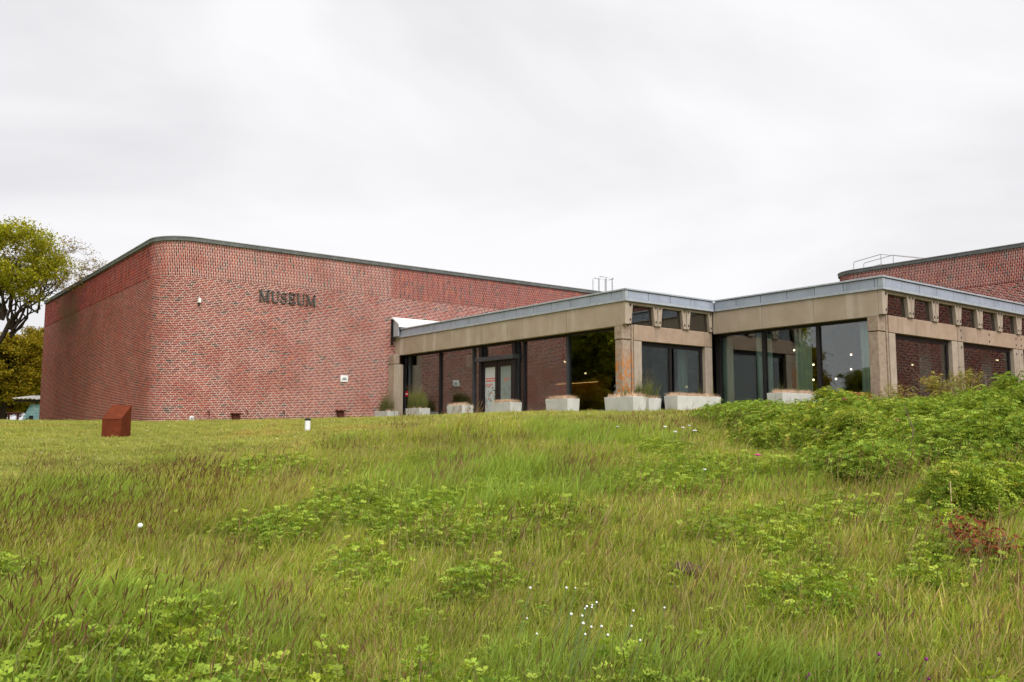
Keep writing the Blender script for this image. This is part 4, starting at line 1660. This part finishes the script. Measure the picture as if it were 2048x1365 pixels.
# the row runs on past the frame; it stands in the pane beside the weathered column as a reflection
for k, (a, tt, s, src, lab) in enumerate((
        (-36.5, 52, 1.3, tree_c, 'olive tree beyond the frame, nearest the edge, mirrored beside the lichen column'),
        (-41, 47, 1.5, tree_d, 'dense green tree beyond the frame, mirrored beside the lichen column'),
        (-46, 50, 1.6, tree_c, 'tall olive tree beyond the frame, mirrored behind the lichen column'),
        (-51, 46, 1.5, tree_d, 'broad green tree beyond the frame, mirrored above the bar shelf'),
        (-57, 47, 1.1, tree_c, 'olive tree beyond the frame, mirrored where the two wings meet'),
        (-63, 43, .72, tree_d, 'green tree beyond the frame, mirrored in the wide window'),
        (-68, 42, .62, tree_c, 'small olive tree beyond the frame, mirrored in the wide window'),
        (-74, 40, .45, tree_d, 'low green tree beyond the frame, last mirrored in the wide window'),
        (-43.5, 62, 1.8, tree_d, 'large green tree beyond the frame, back of the mirrored row'),
        (-50, 60, 1.5, tree_c, 'large olive tree beyond the frame, back of the mirrored row'),
        (-39, 45, .55, tree_c, 'olive undergrowth tree beyond the frame, nearest the edge'),
        (-43.5, 43, .55, tree_d, 'green undergrowth tree beyond the frame, mirrored low beside the lichen column'),
        (-48, 43, .6, tree_c, 'olive undergrowth tree beyond the frame, mirrored low behind the lichen column'),
        (-53, 42, .55, tree_d, 'green undergrowth tree beyond the frame, mirrored low by the bar'),
        (-60, 41, .5, tree_c, 'olive undergrowth tree beyond the frame, mirrored low in the wide window'),
        (-66, 40, .45, tree_d, 'green undergrowth tree beyond the frame, mirrored low in the wide window'),
        (-29.6, 76, .55, tree_c, 'low olive tree under the taller ones behind the boat shelter'),
        (-28.6, 84, .6, tree_d, 'low green tree far behind the boat shelter'),
        (-31.2, 74, .75, tree_d, 'green tree at the left edge behind the boat shelter'),
        (-33.5, 66, 1.0, tree_d, 'green tree beyond the frame edge behind the boat shelter'))):
    x, y = at(a, tt)
    copy_thing(src, (x, y, gz(x, y) - .2), k * 1.7, s, lab)

# ------------------------------------------------------------------ rose leaves and bushes


def rose_sprig(seed, H=.36, leaves=9, tones=None, leaflet=.036):
    """an upright shoot carrying pinnate leaves of seven folded leaflets"""
    r = random.Random(seed)
    V, F, K = [], [], []

    def quad(p, c):
        i = len(V)
        V.extend(p)
        K.extend(c)
        F.append((i, i + 1, i + 2, i + 3))

    st = (.16, .17, .05)
    bend = Vector((r.uniform(-.25, .25), r.uniform(-.25, .25), 0))
    def stem(q):
        return Vector((0, 0, H * q)) + bend * H * q * q
    for s in range(3):
        a, b = stem(s / 3), stem((s + 1) / 3)
        for o in (Vector((.003, 0, 0)), Vector((0, .003, 0))):
            quad([a - o, a + o, b + o * .7, b - o * .7], [st] * 4)
    for k in range(leaves):
        q = .22 + .78 * (k + r.random() * .6) / leaves
        p = stem(min(q, 1))
        ang = k * 2.4 + r.uniform(-.4, .4)
        el = r.uniform(.25, .95) + .35 * max(0, q - .7)
        d = Vector((math.cos(ang) * math.cos(el), math.sin(ang) * math.cos(el), math.sin(el)))
        side = d.cross(Vector((0, 0, 1))).normalized()
        up = side.cross(d).normalized()
        ln = leaflet * r.uniform(3.8, 5.0) * (1.0 - .35 * max(0, q - .7))
        tone = r.choice(tones)
        young = 1 + .22 * max(0, q - .55)

        def leaf(base, dr, size):
            sd_ = dr.cross(up).normalized()
            w = size * .27
            v = r.uniform(.72, 1.28) * young
            c = (tone[0] * v, tone[1] * v, tone[2] * v)
            m = base + dr * size * .5 + up * size * r.uniform(.05, .22)
            quad([base, m + sd_ * w, base + dr * size, m - sd_ * w], [c] * 4)
        rach = lambda t_: p + d * ln * t_ - Vector((0, 0, 1)) * ln * .7 * t_ * t_
        for j in range(4):
            b_ = rach(.22 + .235 * j)
            sz = leaflet * r.uniform(.85, 1.1) * (1 - .06 * j)
            leaf(b_, (side * .88 + d * .45 + up * .2).normalized(), sz)
            leaf(b_, (-side * .88 + d * .45 + up * .2).normalized(), sz)
        leaf(rach(1.0), (d - Vector((0, 0, .35))).normalized(), leaflet * 1.1)
    return np.array([tuple(v) for v in V]), np.array(F), np.array(K)


ROSE = [(.25, .35, .044), (.28, .37, .05), (.205, .31, .04), (.315, .385, .058), (.165, .27, .036)]
DEEP = [(.26, .35, .042), (.20, .295, .038), (.295, .375, .046), (.345, .40, .056), (.43, .41, .085), (.16, .25, .034), (.25, .34, .040), (.21, .31, .038)]
YELLOWISH = [(.36, .33, .085), (.29, .29, .06), (.42, .34, .12), (.33, .22, .08)]


def scatter(name, templates, pos, yaw, tilt, scale, idx, mat, label=None, cat=None, parent=None, rot=None):
    """one stuff object: points carrying rot/scl/idx, template meshes instanced on them"""
    n = len(pos)
    me = bpy.data.meshes.new(name)
    me.vertices.add(n)
    me.vertices.foreach_set('co', np.asarray(pos, np.float32).ravel())
    if rot is None:
        rot = np.stack([tilt[:, 0], tilt[:, 1], yaw], 1)
    rot = rot.astype(np.float32)
    a = me.attributes.new('rot', 'FLOAT_VECTOR', 'POINT')
    a.data.foreach_set('vector', rot.ravel())
    a = me.attributes.new('scl', 'FLOAT', 'POINT')
    a.data.foreach_set('value', np.asarray(scale, np.float32))
    a = me.attributes.new('idx', 'INT', 'POINT')
    a.data.foreach_set('value', np.asarray(idx, np.int32))
    o = bpy.data.objects.new(name, me)
    C.objects.link(o)
    ng = bpy.data.node_groups.new(name, 'GeometryNodeTree')
    ng.interface.new_socket('Geometry', in_out='INPUT', socket_type='NodeSocketGeometry')
    ng.interface.new_socket('Geometry', in_out='OUTPUT', socket_type='NodeSocketGeometry')
    nd = ng.nodes.new
    lk = ng.links.new
    gi, go, jn = nd('NodeGroupInput'), nd('NodeGroupOutput'), nd('GeometryNodeJoinGeometry')

    def named(nm, typ):
        q = nd('GeometryNodeInputNamedAttribute')
        q.data_type = typ
        q.inputs['Name'].default_value = nm
        return q.outputs['Attribute']
    ra, sa, ia = named('rot', 'FLOAT_VECTOR'), named('scl', 'FLOAT'), named('idx', 'INT')
    er = nd('FunctionNodeEulerToRotation')
    lk(ra, er.inputs[0])
    for k, tp in enumerate(templates):
        V, F, K = tp
        tm = mesh_from(name + '_piece', V, F, K)
        tm.materials.append(MATS[mat])
        to = bpy.data.objects.new(name + '_piece', tm)
        oi = nd('GeometryNodeObjectInfo')
        oi.inputs['Object'].default_value = to
        oi.transform_space = 'ORIGINAL'
        cmp_ = nd('FunctionNodeCompare')
        cmp_.data_type = 'INT'
        cmp_.operation = 'EQUAL'
        lk(ia, cmp_.inputs[2])
        cmp_.inputs[3].default_value = k
        ip = nd('GeometryNodeInstanceOnPoints')
        lk(gi.outputs[0], ip.inputs['Points'])
        lk(cmp_.outputs[0], ip.inputs['Selection'])
        lk(oi.outputs['Geometry'], ip.inputs['Instance'])
        lk(er.outputs[0], ip.inputs['Rotation'])
        lk(sa, ip.inputs['Scale'])
        lk(ip.outputs[0], jn.inputs[0])
    lk(jn.outputs[0], go.inputs[0])
    md = o.modifiers.new('scatter', 'NODES')
    md.node_group = ng
    tag(o, label, cat, kind='stuff')
    if parent is not None:
        adopt(o, parent)
    return o


def bush(name, label, blobs, n, tones, seed, sprig=.19, leaflet=.0205, stems=10, flowers=(), stem_mat='twig', mat='bush_leaf', open_=0.):
    """foliage over a set of mounds: blob = (bearing, distance, radius across, radius along, height)"""
    r = np.random.default_rng(seed)
    B = []
    for a, t_, ra, rt, h in blobs:
        x, y = at(a, t_)
        B.append((x, y, a, ra, rt, h))
    root = thing(name, label, 'bush', (B[0][0], B[0][1], gz(B[0][0], B[0][1])))
    area = np.array([b[3] * b[4] + (b[3] + b[4]) * b[5] for b in B])
    # sub-clumps sit on the mounds, shoots sit on the sub-clumps: lit heads, dark hollows between
    ns = max(6, n // (16 if open_ else 58))
    pick = r.choice(len(B), ns, p=area / area.sum())
    u = r.uniform(0, 6.283, ns)
    el = np.arcsin(r.uniform(.0, 1, ns))
    shell = 1 - r.random(ns) ** 2 * (.35 + open_ * .4)
    ca, sa = np.cos(u) * np.cos(el), np.sin(u) * np.cos(el)
    bx = np.array([b[:6] for b in B])[pick]
    th = np.radians(bx[:, 2])
    fx, fy = math.cos(YAW) * np.cos(th) + math.sin(YAW) * np.sin(th), math.sin(YAW) * np.cos(th) - math.cos(YAW) * np.sin(th)
    rx, ry = fy, -fx
    lump = 1 + .12 * np.sin(u * 3 + pick * 2) + r.normal(0, .13, ns)
    la, lt = ca * bx[:, 3] * shell * lump, sa * bx[:, 4] * shell * lump
    SX = bx[:, 0] + la * rx + lt * fx
    SY = bx[:, 1] + la * ry + lt * fy
    SZ = ground(SX, SY) + np.sin(el) * bx[:, 5] * shell * lump - sprig * .8
    SR = r.uniform(.09, .24, ns) * (.6 if open_ else 1)
    SZ = SZ + r.normal(0, .05, ns)
    out = np.stack([ca * rx + sa * fx, ca * ry + sa * fy, np.sin(el) + .9], 1)
    k = r.integers(0, ns, n)
    d = r.normal(0, 1, (n, 3)) + out[k] * .9
    d /= np.linalg.norm(d, axis=1, keepdims=True)
    d[:, 2] = np.abs(d[:, 2]) * .9
    X, Y, Z = SX[k] + d[:, 0] * SR[k], SY[k] + d[:, 1] * SR[k], SZ[k] + d[:, 2] * SR[k]
    nrm = d + np.array([0, 0, .75]) + r.normal(0, .22, (n, 3))
    kinds = [rose_sprig(seed * 10 + k, sprig, 11, tones, leaflet) for k in range(5)]
    M = xform(np.stack([X, Y, Z], 1), r.uniform(0, 6.28, n), nrm)[:, :, :3]
    rot = np.stack([np.arctan2(M[:, 2, 1], M[:, 2, 2]), -np.arcsin(np.clip(M[:, 2, 0], -1, 1)), np.arctan2(M[:, 1, 0], M[:, 0, 0])], 1)
    scatter('foliage', kinds, np.stack([X, Y, Z], 1), None, None, r.uniform(.75, 1.25, n), r.integers(0, 5, n), mat, parent=root, rot=rot)
    for i in range(stems):
        b = B[r.integers(0, len(B))]
        x0, y0 = b[0] + r.uniform(-.4, .4) * b[3], b[1] + r.uniform(-.4, .4) * b[3]
        u_ = r.uniform(0, 6.28)
        x1, y1 = b[0] + .8 * b[3] * math.cos(u_), b[1] + .8 * b[3] * math.sin(u_)
        z0, z1 = gz(x0, y0), gz(x1, y1) + b[5] * r.uniform(.45, 1.05 + .3 * open_)
        bm = bmesh.new()
        bm_tube(bm, [(x0, y0, z0 - .05), (x0 * .6 + x1 * .4, y0 * .6 + y1 * .4, z0 * .45 + z1 * .55 + .08), (x1, y1, z1)], [.011, .008, .003] if not open_ else [.006, .004, .0015], 5)
        finish('stem', bm, stem_mat, root)
    for a, t_, h in flowers:
        x, y = at(a, t_)
        flower_head('flower', x, y, gz(x, y) + h, .026, 'flower_pink', root)
    return root


def flower_head(name, x, y, z, r_, mat, parent=None):
    bm = bmesh.new()
    for i in range(5):
        q = i * 1.2566
        c = Vector((math.cos(q), math.sin(q), .9)) * r_
        s = Vector((-math.sin(q), math.cos(q), 0)) * r_ * .62
        k = [Vector((x, y, z)), Vector((x, y, z)) + c * .6 + s, Vector((x, y, z)) + c * 1.05 + Vector((0, 0, r_ * .25)), Vector((x, y, z)) + c * .6 - s]
        bm.faces.new([bm.verts.new(p) for p in k])
    return finish(name, bm, mat, parent)


bush('rose_bush', 'low green rose bush at the left end of the thicket, pink flowers on it',
     [(14.6, 12.6, .50, .8, .16), (16.4, 11.9, .60, .9, .25), (15.8, 13.5, .7, .8, .17)], 3800, ROSE, 41, flowers=((13.9, 12.0, .24), (14.2, 12.6, .26), (15.6, 11.0, .27)))
bush('rose_bush', 'broad rose bush hiding the last planter, middle of the thicket',
     [(18.9, 11.6, .65, 1.0, .32), (21.3, 11.0, .85, 1.1, .40), (18.4, 10.7, .55, .7, .30), (20.8, 9.9, .6, .7, .36), (23.6, 11.2, .85, 1.1, .40), (21.0, 12.4, .9, .8, .30)], 10000, DEEP, 42, stems=16, flowers=((18.5, 10.9, .42), (20.5, 10.6, .55)))
bush('rose_bush', 'bright rose bush spilling forward down the bank, front of the thicket',
     [(23.6, 9.5, .50, .7, .42), (26.2, 9.3, .55, .7, .46), (25.0, 8.7, .40, .45, .28), (28.6, 9.2, .55, .7, .48), (31.0, 9.2, .7, .8, .48), (27.5, 8.6, .40, .40, .28)], 8800, ROSE, 43, stems=14, flowers=((23.4, 9.2, .48),))
bush('rose_bush', 'dense green rose bush climbing the slope at the right edge',
     [(26.6, 10.6, .8, 1.0, .40), (29.5, 10.4, .8, 1.0, .46), (28.4, 12.0, 1.0, 1.0, .38), (32.5, 10.6, 1.0, 1.1, .48)], 8500, DEEP, 44, stems=14)
bush('briar_bush', 'taller thin briar with pale yellowish leaves and bare shoots against the pavilion',
     [(26.0, 12.6, .55, .6, .72), (27.3, 12.3, .5, .5, .68), (28.3, 12.0, .4, .4, .60)], 820, YELLOWISH, 45, sprig=.22, leaflet=.017, stems=46, open_=1.)
bush('rose_bush', 'small dark rose clump standing alone in the grass below the thicket', [(26.5, 6.9, .26, .42, .26)], 600, DEEP, 46, stems=4)
bush('rose_bush', 'little rose clump in the grass at the foot of the thicket', [(21.5, 8.0, .26, .4, .24)], 420, ROSE, 47, stems=4)


def dead_branch():
    x, y = at(27.6, 5.35)
    z = gz(x, y) + .05
    root = thing('withered_shrub', 'withered shrub with rusty red curled leaves near the right edge', 'shrub', (x, y, z))
    r = np.random.default_rng(9)
    for i in range(12):
        a = r.uniform(-.2, .2)
        b = r.uniform(-.2, .2)
        bm = bmesh.new()
        q = Vector((rgt.x * a, rgt.y * a, .16 + .08 * r.random() - .25 * max(0, a)))
        bm_tube(bm, [(rgt.x * a * .3, rgt.y * a * .3, -.1), tuple(q * .6), tuple(q)], [.006, .005, .003], 4)
        finish('twig', bm, 'twig', root, 0, True)
    n = 520
    a = r.uniform(-.17, .17, n)
    d = r.normal(0, .09, n)
    f = np.array([math.cos(YAW), math.sin(YAW)])
    pos = np.stack([rgt.x * a + f[0] * d, rgt.y * a + f[1] * d, .16 - .55 * np.maximum(a, -.1) + r.normal(0, .05, n)], 1)
    V0 = np.array([(0, 0, 0), (.35, -.22, .16), (1, 0, .1), (.35, .22, .16)])
    V, F, K = batch((V0, np.array([(0, 1, 2, 3)]), np.ones((4, 3))), xform(pos, r.uniform(0, 6.28, n), r.normal(0, .6, (n, 3)) + np.array([0, 0, .3]), r.uniform(.018, .042, n)))
    obj('dead_foliage', mesh_from('dead_foliage', V, F, K), 'dead_leaf', root, True)


dead_branch()

# ------------------------------------------------------------------ scattered ground cover (geometry nodes)


def vnoise(x, y, s, seed):
    """cheap smooth noise in about -1..1"""
    r = np.random.default_rng(seed)
    v = 0
    for k in range(5):
        a = r.uniform(0, 6.28)
        f = s * r.uniform(.6, 1.7)
        v = v + np.sin((x * math.cos(a) + y * math.sin(a)) * f + r.uniform(0, 6.28) + 1.2 * np.sin((x * math.sin(a) - y * math.cos(a)) * f * .7))
    return v / 3


def free_of_buildings(x, y):
    return ~(((x > WX - .05) & (y > WY - .05)) | ((x > AX + .1) & (y > AY0 + .1)) | ((x > DX + .1) & (y > DY0 + .1)))


WIND = (rgt.x, rgt.y)
# rose suckers: patches (bearing, distance, half width, half depth)
PATCH = [(-15.5, 9.0, .62, .60), (-13.7, 6.4, .42, .62), (-5.2, 6.6, .36, .9), (.5, 6.8, .48, .9), (-4., 5.5, .30, .5), (3.7, 5.7, .34, .5), (-8.4, 5.5, .40, .56), (-1.1, 4.8, .22, .32),
         (11.9, 7.6, .60, .8), (9.7, 9.6, .30, .9), (16.7, 6.0, .42, .56), (21.8, 6.3, .46, .6), (18.2, 4.8, .34, .40), (25.6, 5.6, .34, .36), (28.9, 5.2, .24, .42),
         (-27.1, 4.0, .34, .50), (-22.1, 3.6, .34, .40), (-18.7, 4.1, .18, .5), (-7.1, 3.1, .18, .26), (-.4, 3.0, .15, .28), (4.4, 2.9, .26, .28), (11., 3.0, .13, .25), (7.5, 3.35, .11, .25),
         (-22.1, 4.9, .16, .37), (-29.1, 5.3, .16, .35), (-12.1, 3.5, .12, .22), (14.3, 5.6, .24, .3), (28.4, 3.2, .12, .25), (26.1, 5.0, .28, .32), (-30.5, 3.7, .30, .45), (-25, 3.2, .25, .3), (-15.5, 3.3, .22, .3), (2, 2.75, .3, .2), (8.5, 2.85, .25, .2), (-4, 2.8, .2, .22), (-36, 4.2, .5, .5), (38, 5.0, .6, .6), (6.5, 6.9, .30, .5), (-10.5, 7.4, .3, .5)]


def in_patch(x, y):
    """1 inside a rose patch, falling to 0 outside; ragged edge"""
    t, a = polar(x, y)
    best = np.zeros_like(t)
    w = 1 + .42 * vnoise(x, y, 5, 3)
    for pa, pt, ra, rt in PATCH:
        d = np.hypot((np.radians(a - pa) * pt) / ra, (t - pt) / rt)
        best = np.maximum(best, np.clip(1.45 * w - d, 0, 1) / .75)
    return np.clip(best, 0, 1)


def sector(n, t0, t1, a0, a1):
    t = np.sqrt(rng.uniform(t0 * t0, t1 * t1, n))
    a = rng.uniform(a0, a1, n)
    x, y = at(a, t)
    return x, y, t, a


GRASS_T = [(.33, .385, .066), (.285, .36, .06), (.37, .405, .072), (.41, .39, .10), (.255, .335, .058)]
DRY_T = [(.50, .41, .21), (.43, .35, .17), (.36, .33, .11), (.30, .29, .08)]
LUSH_T = [(.27, .37, .068), (.31, .40, .078), (.23, .345, .063), (.35, .415, .096)]
wn = (1.0, 0.0)      # templates lean along +X; yaw turns them downwind
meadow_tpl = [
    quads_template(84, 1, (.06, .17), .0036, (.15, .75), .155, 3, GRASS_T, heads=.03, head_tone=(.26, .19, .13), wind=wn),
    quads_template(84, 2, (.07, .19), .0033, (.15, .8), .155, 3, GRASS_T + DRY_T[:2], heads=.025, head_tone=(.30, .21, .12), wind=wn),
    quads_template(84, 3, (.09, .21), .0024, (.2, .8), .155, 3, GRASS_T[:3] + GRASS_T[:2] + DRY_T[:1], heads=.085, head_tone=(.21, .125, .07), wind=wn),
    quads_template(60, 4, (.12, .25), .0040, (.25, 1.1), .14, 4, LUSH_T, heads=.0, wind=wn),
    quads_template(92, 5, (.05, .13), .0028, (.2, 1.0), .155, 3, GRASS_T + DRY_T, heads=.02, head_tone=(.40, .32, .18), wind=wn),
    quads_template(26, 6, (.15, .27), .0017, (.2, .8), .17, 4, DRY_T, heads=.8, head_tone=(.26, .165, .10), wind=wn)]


def meadow():
    bands = [(.9, 3.2, 1300, .85), (3.2, 5.5, 4200, .95), (5.5, 8.5, 5000, 1.05), (8.5, 12.5, 5600, 1.05), (12.5, 27, 8000, .78)]
    P = []
    for t0, t1, n, s in bands:
        a0, a1 = (-75, 75) if t0 < 3 else ((-42, 42) if t0 < 12 else (-16, 40))
        if t0 < 3:
            n *= 2
        x, y, t, a = sector(n, t0, t1, a0, a1)
        e = lawn_edge(a) + rng.normal(0, .22, n)
        keep = (t < e) & free_of_buildings(x, y)
        keep &= ~((in_patch(x, y) > .6) & (rng.random(n) < .5))
        P.append(np.stack([x, y, t, a, np.full(n, s), e - t], 1)[keep])
    P = np.concatenate(P)
    x, y, t, a, s, de = P.T
    n = len(x)
    m1, m2, m3 = vnoise(x, y, .9, 21), vnoise(x, y, 1.3, 22), vnoise(x, y, 2.2, 23)
    u = rng.random(n)
    idx = np.where(u < .45, 0, np.where(u < .8, 1, 4))
    left = np.clip((-a - 8) / 15, 0, 1)
    brown = (m1 + .6 * left > .62) & (u < .5) & (t > 3.8)
    idx = np.where(brown, 2, idx)
    idx = np.where((m2 > .45) & (u > .45) & (a < 22), 3, idx)
    idx = np.where((a > 8) & (t < 4.6) & (m3 > -.2) & (u < .5), 4, idx)
    idx = np.where(rng.random(n) < .03, 5, idx)
    s = s * (1 + .22 * vnoise(x, y, 1.7, 24)) * rng.uniform(.8, 1.2, n)
    s = s * np.where(de < .8, .75, 1.0)
    yaw = math.atan2(WIND[1], WIND[0]) + rng.normal(0, .8, n)
    tilt = rng.normal(0, .10, (n, 2))
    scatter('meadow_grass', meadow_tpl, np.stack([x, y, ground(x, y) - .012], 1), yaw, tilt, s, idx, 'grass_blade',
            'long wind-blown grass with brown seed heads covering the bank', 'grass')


meadow()


def roses():
    x, y, t, a = sector(220000, 2.4, 11, -44, 44)
    p = in_patch(x, y)
    dens = np.clip(270 - 10.0 * t, 170, 270)
    area = .5 * (11 ** 2 - 2.4 ** 2) * R(88)
    keep = rng.random(len(x)) < p * dens / (220000 / area)
    x, y, t, p = x[keep], y[keep], t[keep], p[keep]
    # a few strays through the whole bank
    x2, y2, t2, a2 = sector(3200, 2.4, 12, -42, 42)
    k2 = t2 < lawn_edge(a2) - .6
    x, y, p = np.concatenate([x, x2[k2]]), np.concatenate([y, y2[k2]]), np.concatenate([p, np.full(k2.sum(), .35)])
    n = len(x)
    tt = np.hypot(x, y)
    s = (.50 + .45 * p) * rng.uniform(.7, 1.15, n) * np.where((tt < 4.7) & (p > .4), 1.22, 1.05)
    tpl = [rose_sprig(70 + k, .16 + .035 * (k % 3), 11, ROSE, .0225) for k in range(5)]
    scatter('rose_suckers', tpl, np.stack([x, y, ground(x, y) - .01], 1), rng.uniform(0, 6.28, n), rng.normal(0, .16, (n, 2)), s, rng.integers(0, 5, n), 'rose_leaf',
            'bright green low rose shoots growing in patches through the grass', 'ground cover')


roses()


def lawn_grass():
    P = []
    for t0, t1, n, s in ((8, 13, 7500, 1.0), (13, 20, 9000, 1.2), (20, 40, 9000, 1.6)):
        x, y, t, a = sector(n, t0, t1, -38, 22)
        keep = (t > lawn_edge(a) - .4 + rng.normal(0, .15, n)) & free_of_buildings(x, y)
        P.append(np.stack([x, y, np.full(n, s)], 1)[keep])
    x, y, s = np.concatenate(P).T
    n = len(x)
    T = [(.34, .385, .085), (.38, .41, .095), (.31, .36, .078), (.47, .43, .17)]
    tpl = [quads_template(70, 90 + k, (.025, .055), .0035, (.2, .9), .16, 2, T + [(.40, .33, .14)] * (k == 2)) for k in range(3)]
    V, F, K = quads_template(8, 99, (.03, .05), .003, (.2, .6), .05, 2, T)
    i = len(V)                                   # white clover among the turf
    cl = np.array([(-.014, 0, .055), (0, -.014, .06), (.014, 0, .055), (0, .014, .06)])
    tpl.append((np.concatenate([V, cl]), np.concatenate([F, [[i, i + 1, i + 2, i + 3]]]), np.concatenate([K, np.full((4, 3), .8)])))
    idx = np.where(rng.random(n) < .03, 3, rng.integers(0, 3, n))
    scatter('lawn_grass', tpl, np.stack([x, y, ground(x, y) + .012], 1), rng.uniform(0, 6.28, n), rng.normal(0, .1, (n, 2)), s * rng.uniform(.7, 1.25, n), idx, 'lawn_blade',
            'short mown turf between the meadow and the buildings', 'lawn')


lawn_grass()


def tufts():
    """unmown grass left along the planters' feet and the wall"""
    pts = []
    for (x, y, lx, ly, h, lab, rot, dry, green) in PL:
        for k in range(26):
            if rng.random() < .6:
                pts.append((x - rng.uniform(.02, .10), y + rng.uniform(0, ly)))
            else:
                pts.append((x + rng.uniform(0, lx), y - rng.uniform(.02, .10)))
    for k in range(160):
        pts.append((rng.uniform(WX + 1.2, 18.5), WY - rng.uniform(.03, .12)))
    P = np.array(pts)
    n = len(P)
    tpl = [quads_template(16, 130 + k, (.06, .17), .005, (.2, .8), .08, 3, GRASS_T + LUSH_T) for k in range(3)]
    scatter('grass_tufts', tpl, np.stack([P[:, 0], P[:, 1], ground(P[:, 0], P[:, 1])], 1), rng.uniform(0, 6.28, n), rng.normal(0, .1, (n, 2)), rng.uniform(.6, 1.4, n), rng.integers(0, 3, n), 'grass_blade',
            'uncut grass tufts along the foot of the planters and wall', 'grass')


tufts()

# ------------------------------------------------------------------ small things in the meadow


rf = random.Random(3)


def stalk_flower(name, label, cat, group, a, t_, h, r_, mat, ball=False):
    x, y = at(a, t_)
    z = gz(x, y)
    t = thing(name, label, cat, (x, y, z), group=group)
    bm = bmesh.new()
    lx, ly = rgt.x * .06, rgt.y * .06
    bm_tube(bm, [(0, 0, 0), (lx * .3, ly * .3, h * .5), (lx, ly, h)], .0028, 4)
    finish('stem', bm, 'stem_green', t, 0, True)
    if ball:
        bm = bmesh.new()
        bmesh.ops.create_icosphere(bm, subdivisions=2, radius=r_)
        bmesh.ops.translate(bm, verts=bm.verts, vec=(lx, ly, h))
        finish('seed_ball', bm, mat, t, 0, True, True)
    else:
        bm = bmesh.new()
        for q in range(1 if r_ < .012 else 9):
            b0 = bmesh.ops.create_icosphere(bm, subdivisions=1, radius=r_ * (.8 if r_ < .012 else .30))['verts']
            a_ = q * 2.4
            e_ = 0 if r_ < .012 else r_ * math.sqrt(q / 8)
            bmesh.ops.translate(bm, verts=b0, vec=(lx + e_ * math.cos(a_), ly + e_ * math.sin(a_), h + rf.uniform(-.2, .2) * r_))
        finish('blossom', bm, mat, t, 0, True, True)
    return t


for i in range(21):
    stalk_flower('white_flower', 'small white flower on a thin stem, one of the cluster above the front rose leaves', 'flower', 'white flowers near the bottom edge',
                 rf.gauss(4.4, 2.0), rf.uniform(3.15, 3.75), rf.uniform(.20, .34), rf.uniform(.0045, .008), 'flower_white')
for a, t_ in ((10.0, 9.6), (10.5, 9.9), (11.2, 9.3), (9.4, 10.2), (10.9, 10.0), (6.4, 10.3)):
    stalk_flower('umbel_flower', 'white flat-topped umbel standing out of the grass before the long planter', 'flower', 'white umbels on the crest', a, t_, rf.uniform(.26, .36), rf.uniform(.014, .022), 'flower_white')
for a, t_, h, lab in ((14.9, 7.4, .42, 'magenta flower on a tall stem in the grass left of the thicket'),):
    stalk_flower('pink_flower', lab, 'flower', None, a, t_, h - .08, .022, 'flower_pink')
for i in range(9):
    stalk_flower('purple_flower', 'tiny dark purple vetch flower low in the dry grass at the bottom right', 'flower', 'purple flowers at the bottom right', rf.uniform(14, 24), rf.uniform(2.9, 3.6), rf.uniform(.12, .22), .009, 'flower_purple')
stalk_flower('yellow_flower', 'single yellow flower low in the dry grass at the bottom', 'flower', None, 16.6, 3.15, .16, .013, 'flower_yellow')
stalk_flower('dandelion_clock', 'white dandelion seed ball standing in the dark grass on the left', 'flower', None, -22.9, 6.1, .27, .016, 'flower_white', True)
stalk_flower('white_flower', 'lone white bloom in the grass right of the middle rose patches', 'flower', None, 11.6, 6.4, .36, .012, 'flower_white')
for a, t_, w, lab in ((5.0, 6.0, .085, 'brown earth molehill in the grass among the middle rose patches'), (1.3, 5.0, .075, 'small brown molehill below the middle rose patches'), (10.9, 5.0, .080, 'flattened brown molehill in the grass right of the others')):
    x, y = at(a, t_)
    bm = bmesh.new()
    bmesh.ops.create_icosphere(bm, subdivisions=3, radius=1)
    rr = random.Random(int(a * 10))
    for v in bm.verts:
        q = 1 + .25 * math.sin(v.co.x * 7 + a) * math.sin(v.co.y * 6) + rr.uniform(-.12, .12)
        v.co = Vector((v.co.x * w * q, v.co.y * w * q, v.co.z * w * .7 * q))
    o = finish('molehill', bm, 'soil', None, 0, True, True)
    o.location = (x, y, gz(x, y) + .075)
    tag(o, lab, 'molehill', 'molehills on the bank')
x, y = at(26.0, 6.2)
bm = bmesh.new()
bm_tube(bm, [(x, y, gz(x, y) - .1), (x + .004, y, gz(x, y) + .2), (x, y, gz(x, y) + .36)], [.005, .004, .003], 6)
tag(finish('thin_stake', bm, 'straw'), 'thin pale stake in front of the lone rose clump', 'stake')
x, y = at(23.9, 8.1)
bm = bmesh.new()
z = gz(x, y)
bm_tube(bm, [(x - rgt.x * .35, y - rgt.y * .35, z + .10), (x, y, z + .26), (x + rgt.x * .05, y + rgt.y * .05, z + .45), (x - rgt.x * .02, y - rgt.y * .02, z + .66)], [.009, .007, .006, .003], 6)
tag(finish('dead_branch', bm, 'twig'), 'bare grey branch leaning out of the front of the thicket', 'branch')
bpy.context.view_layer.update()
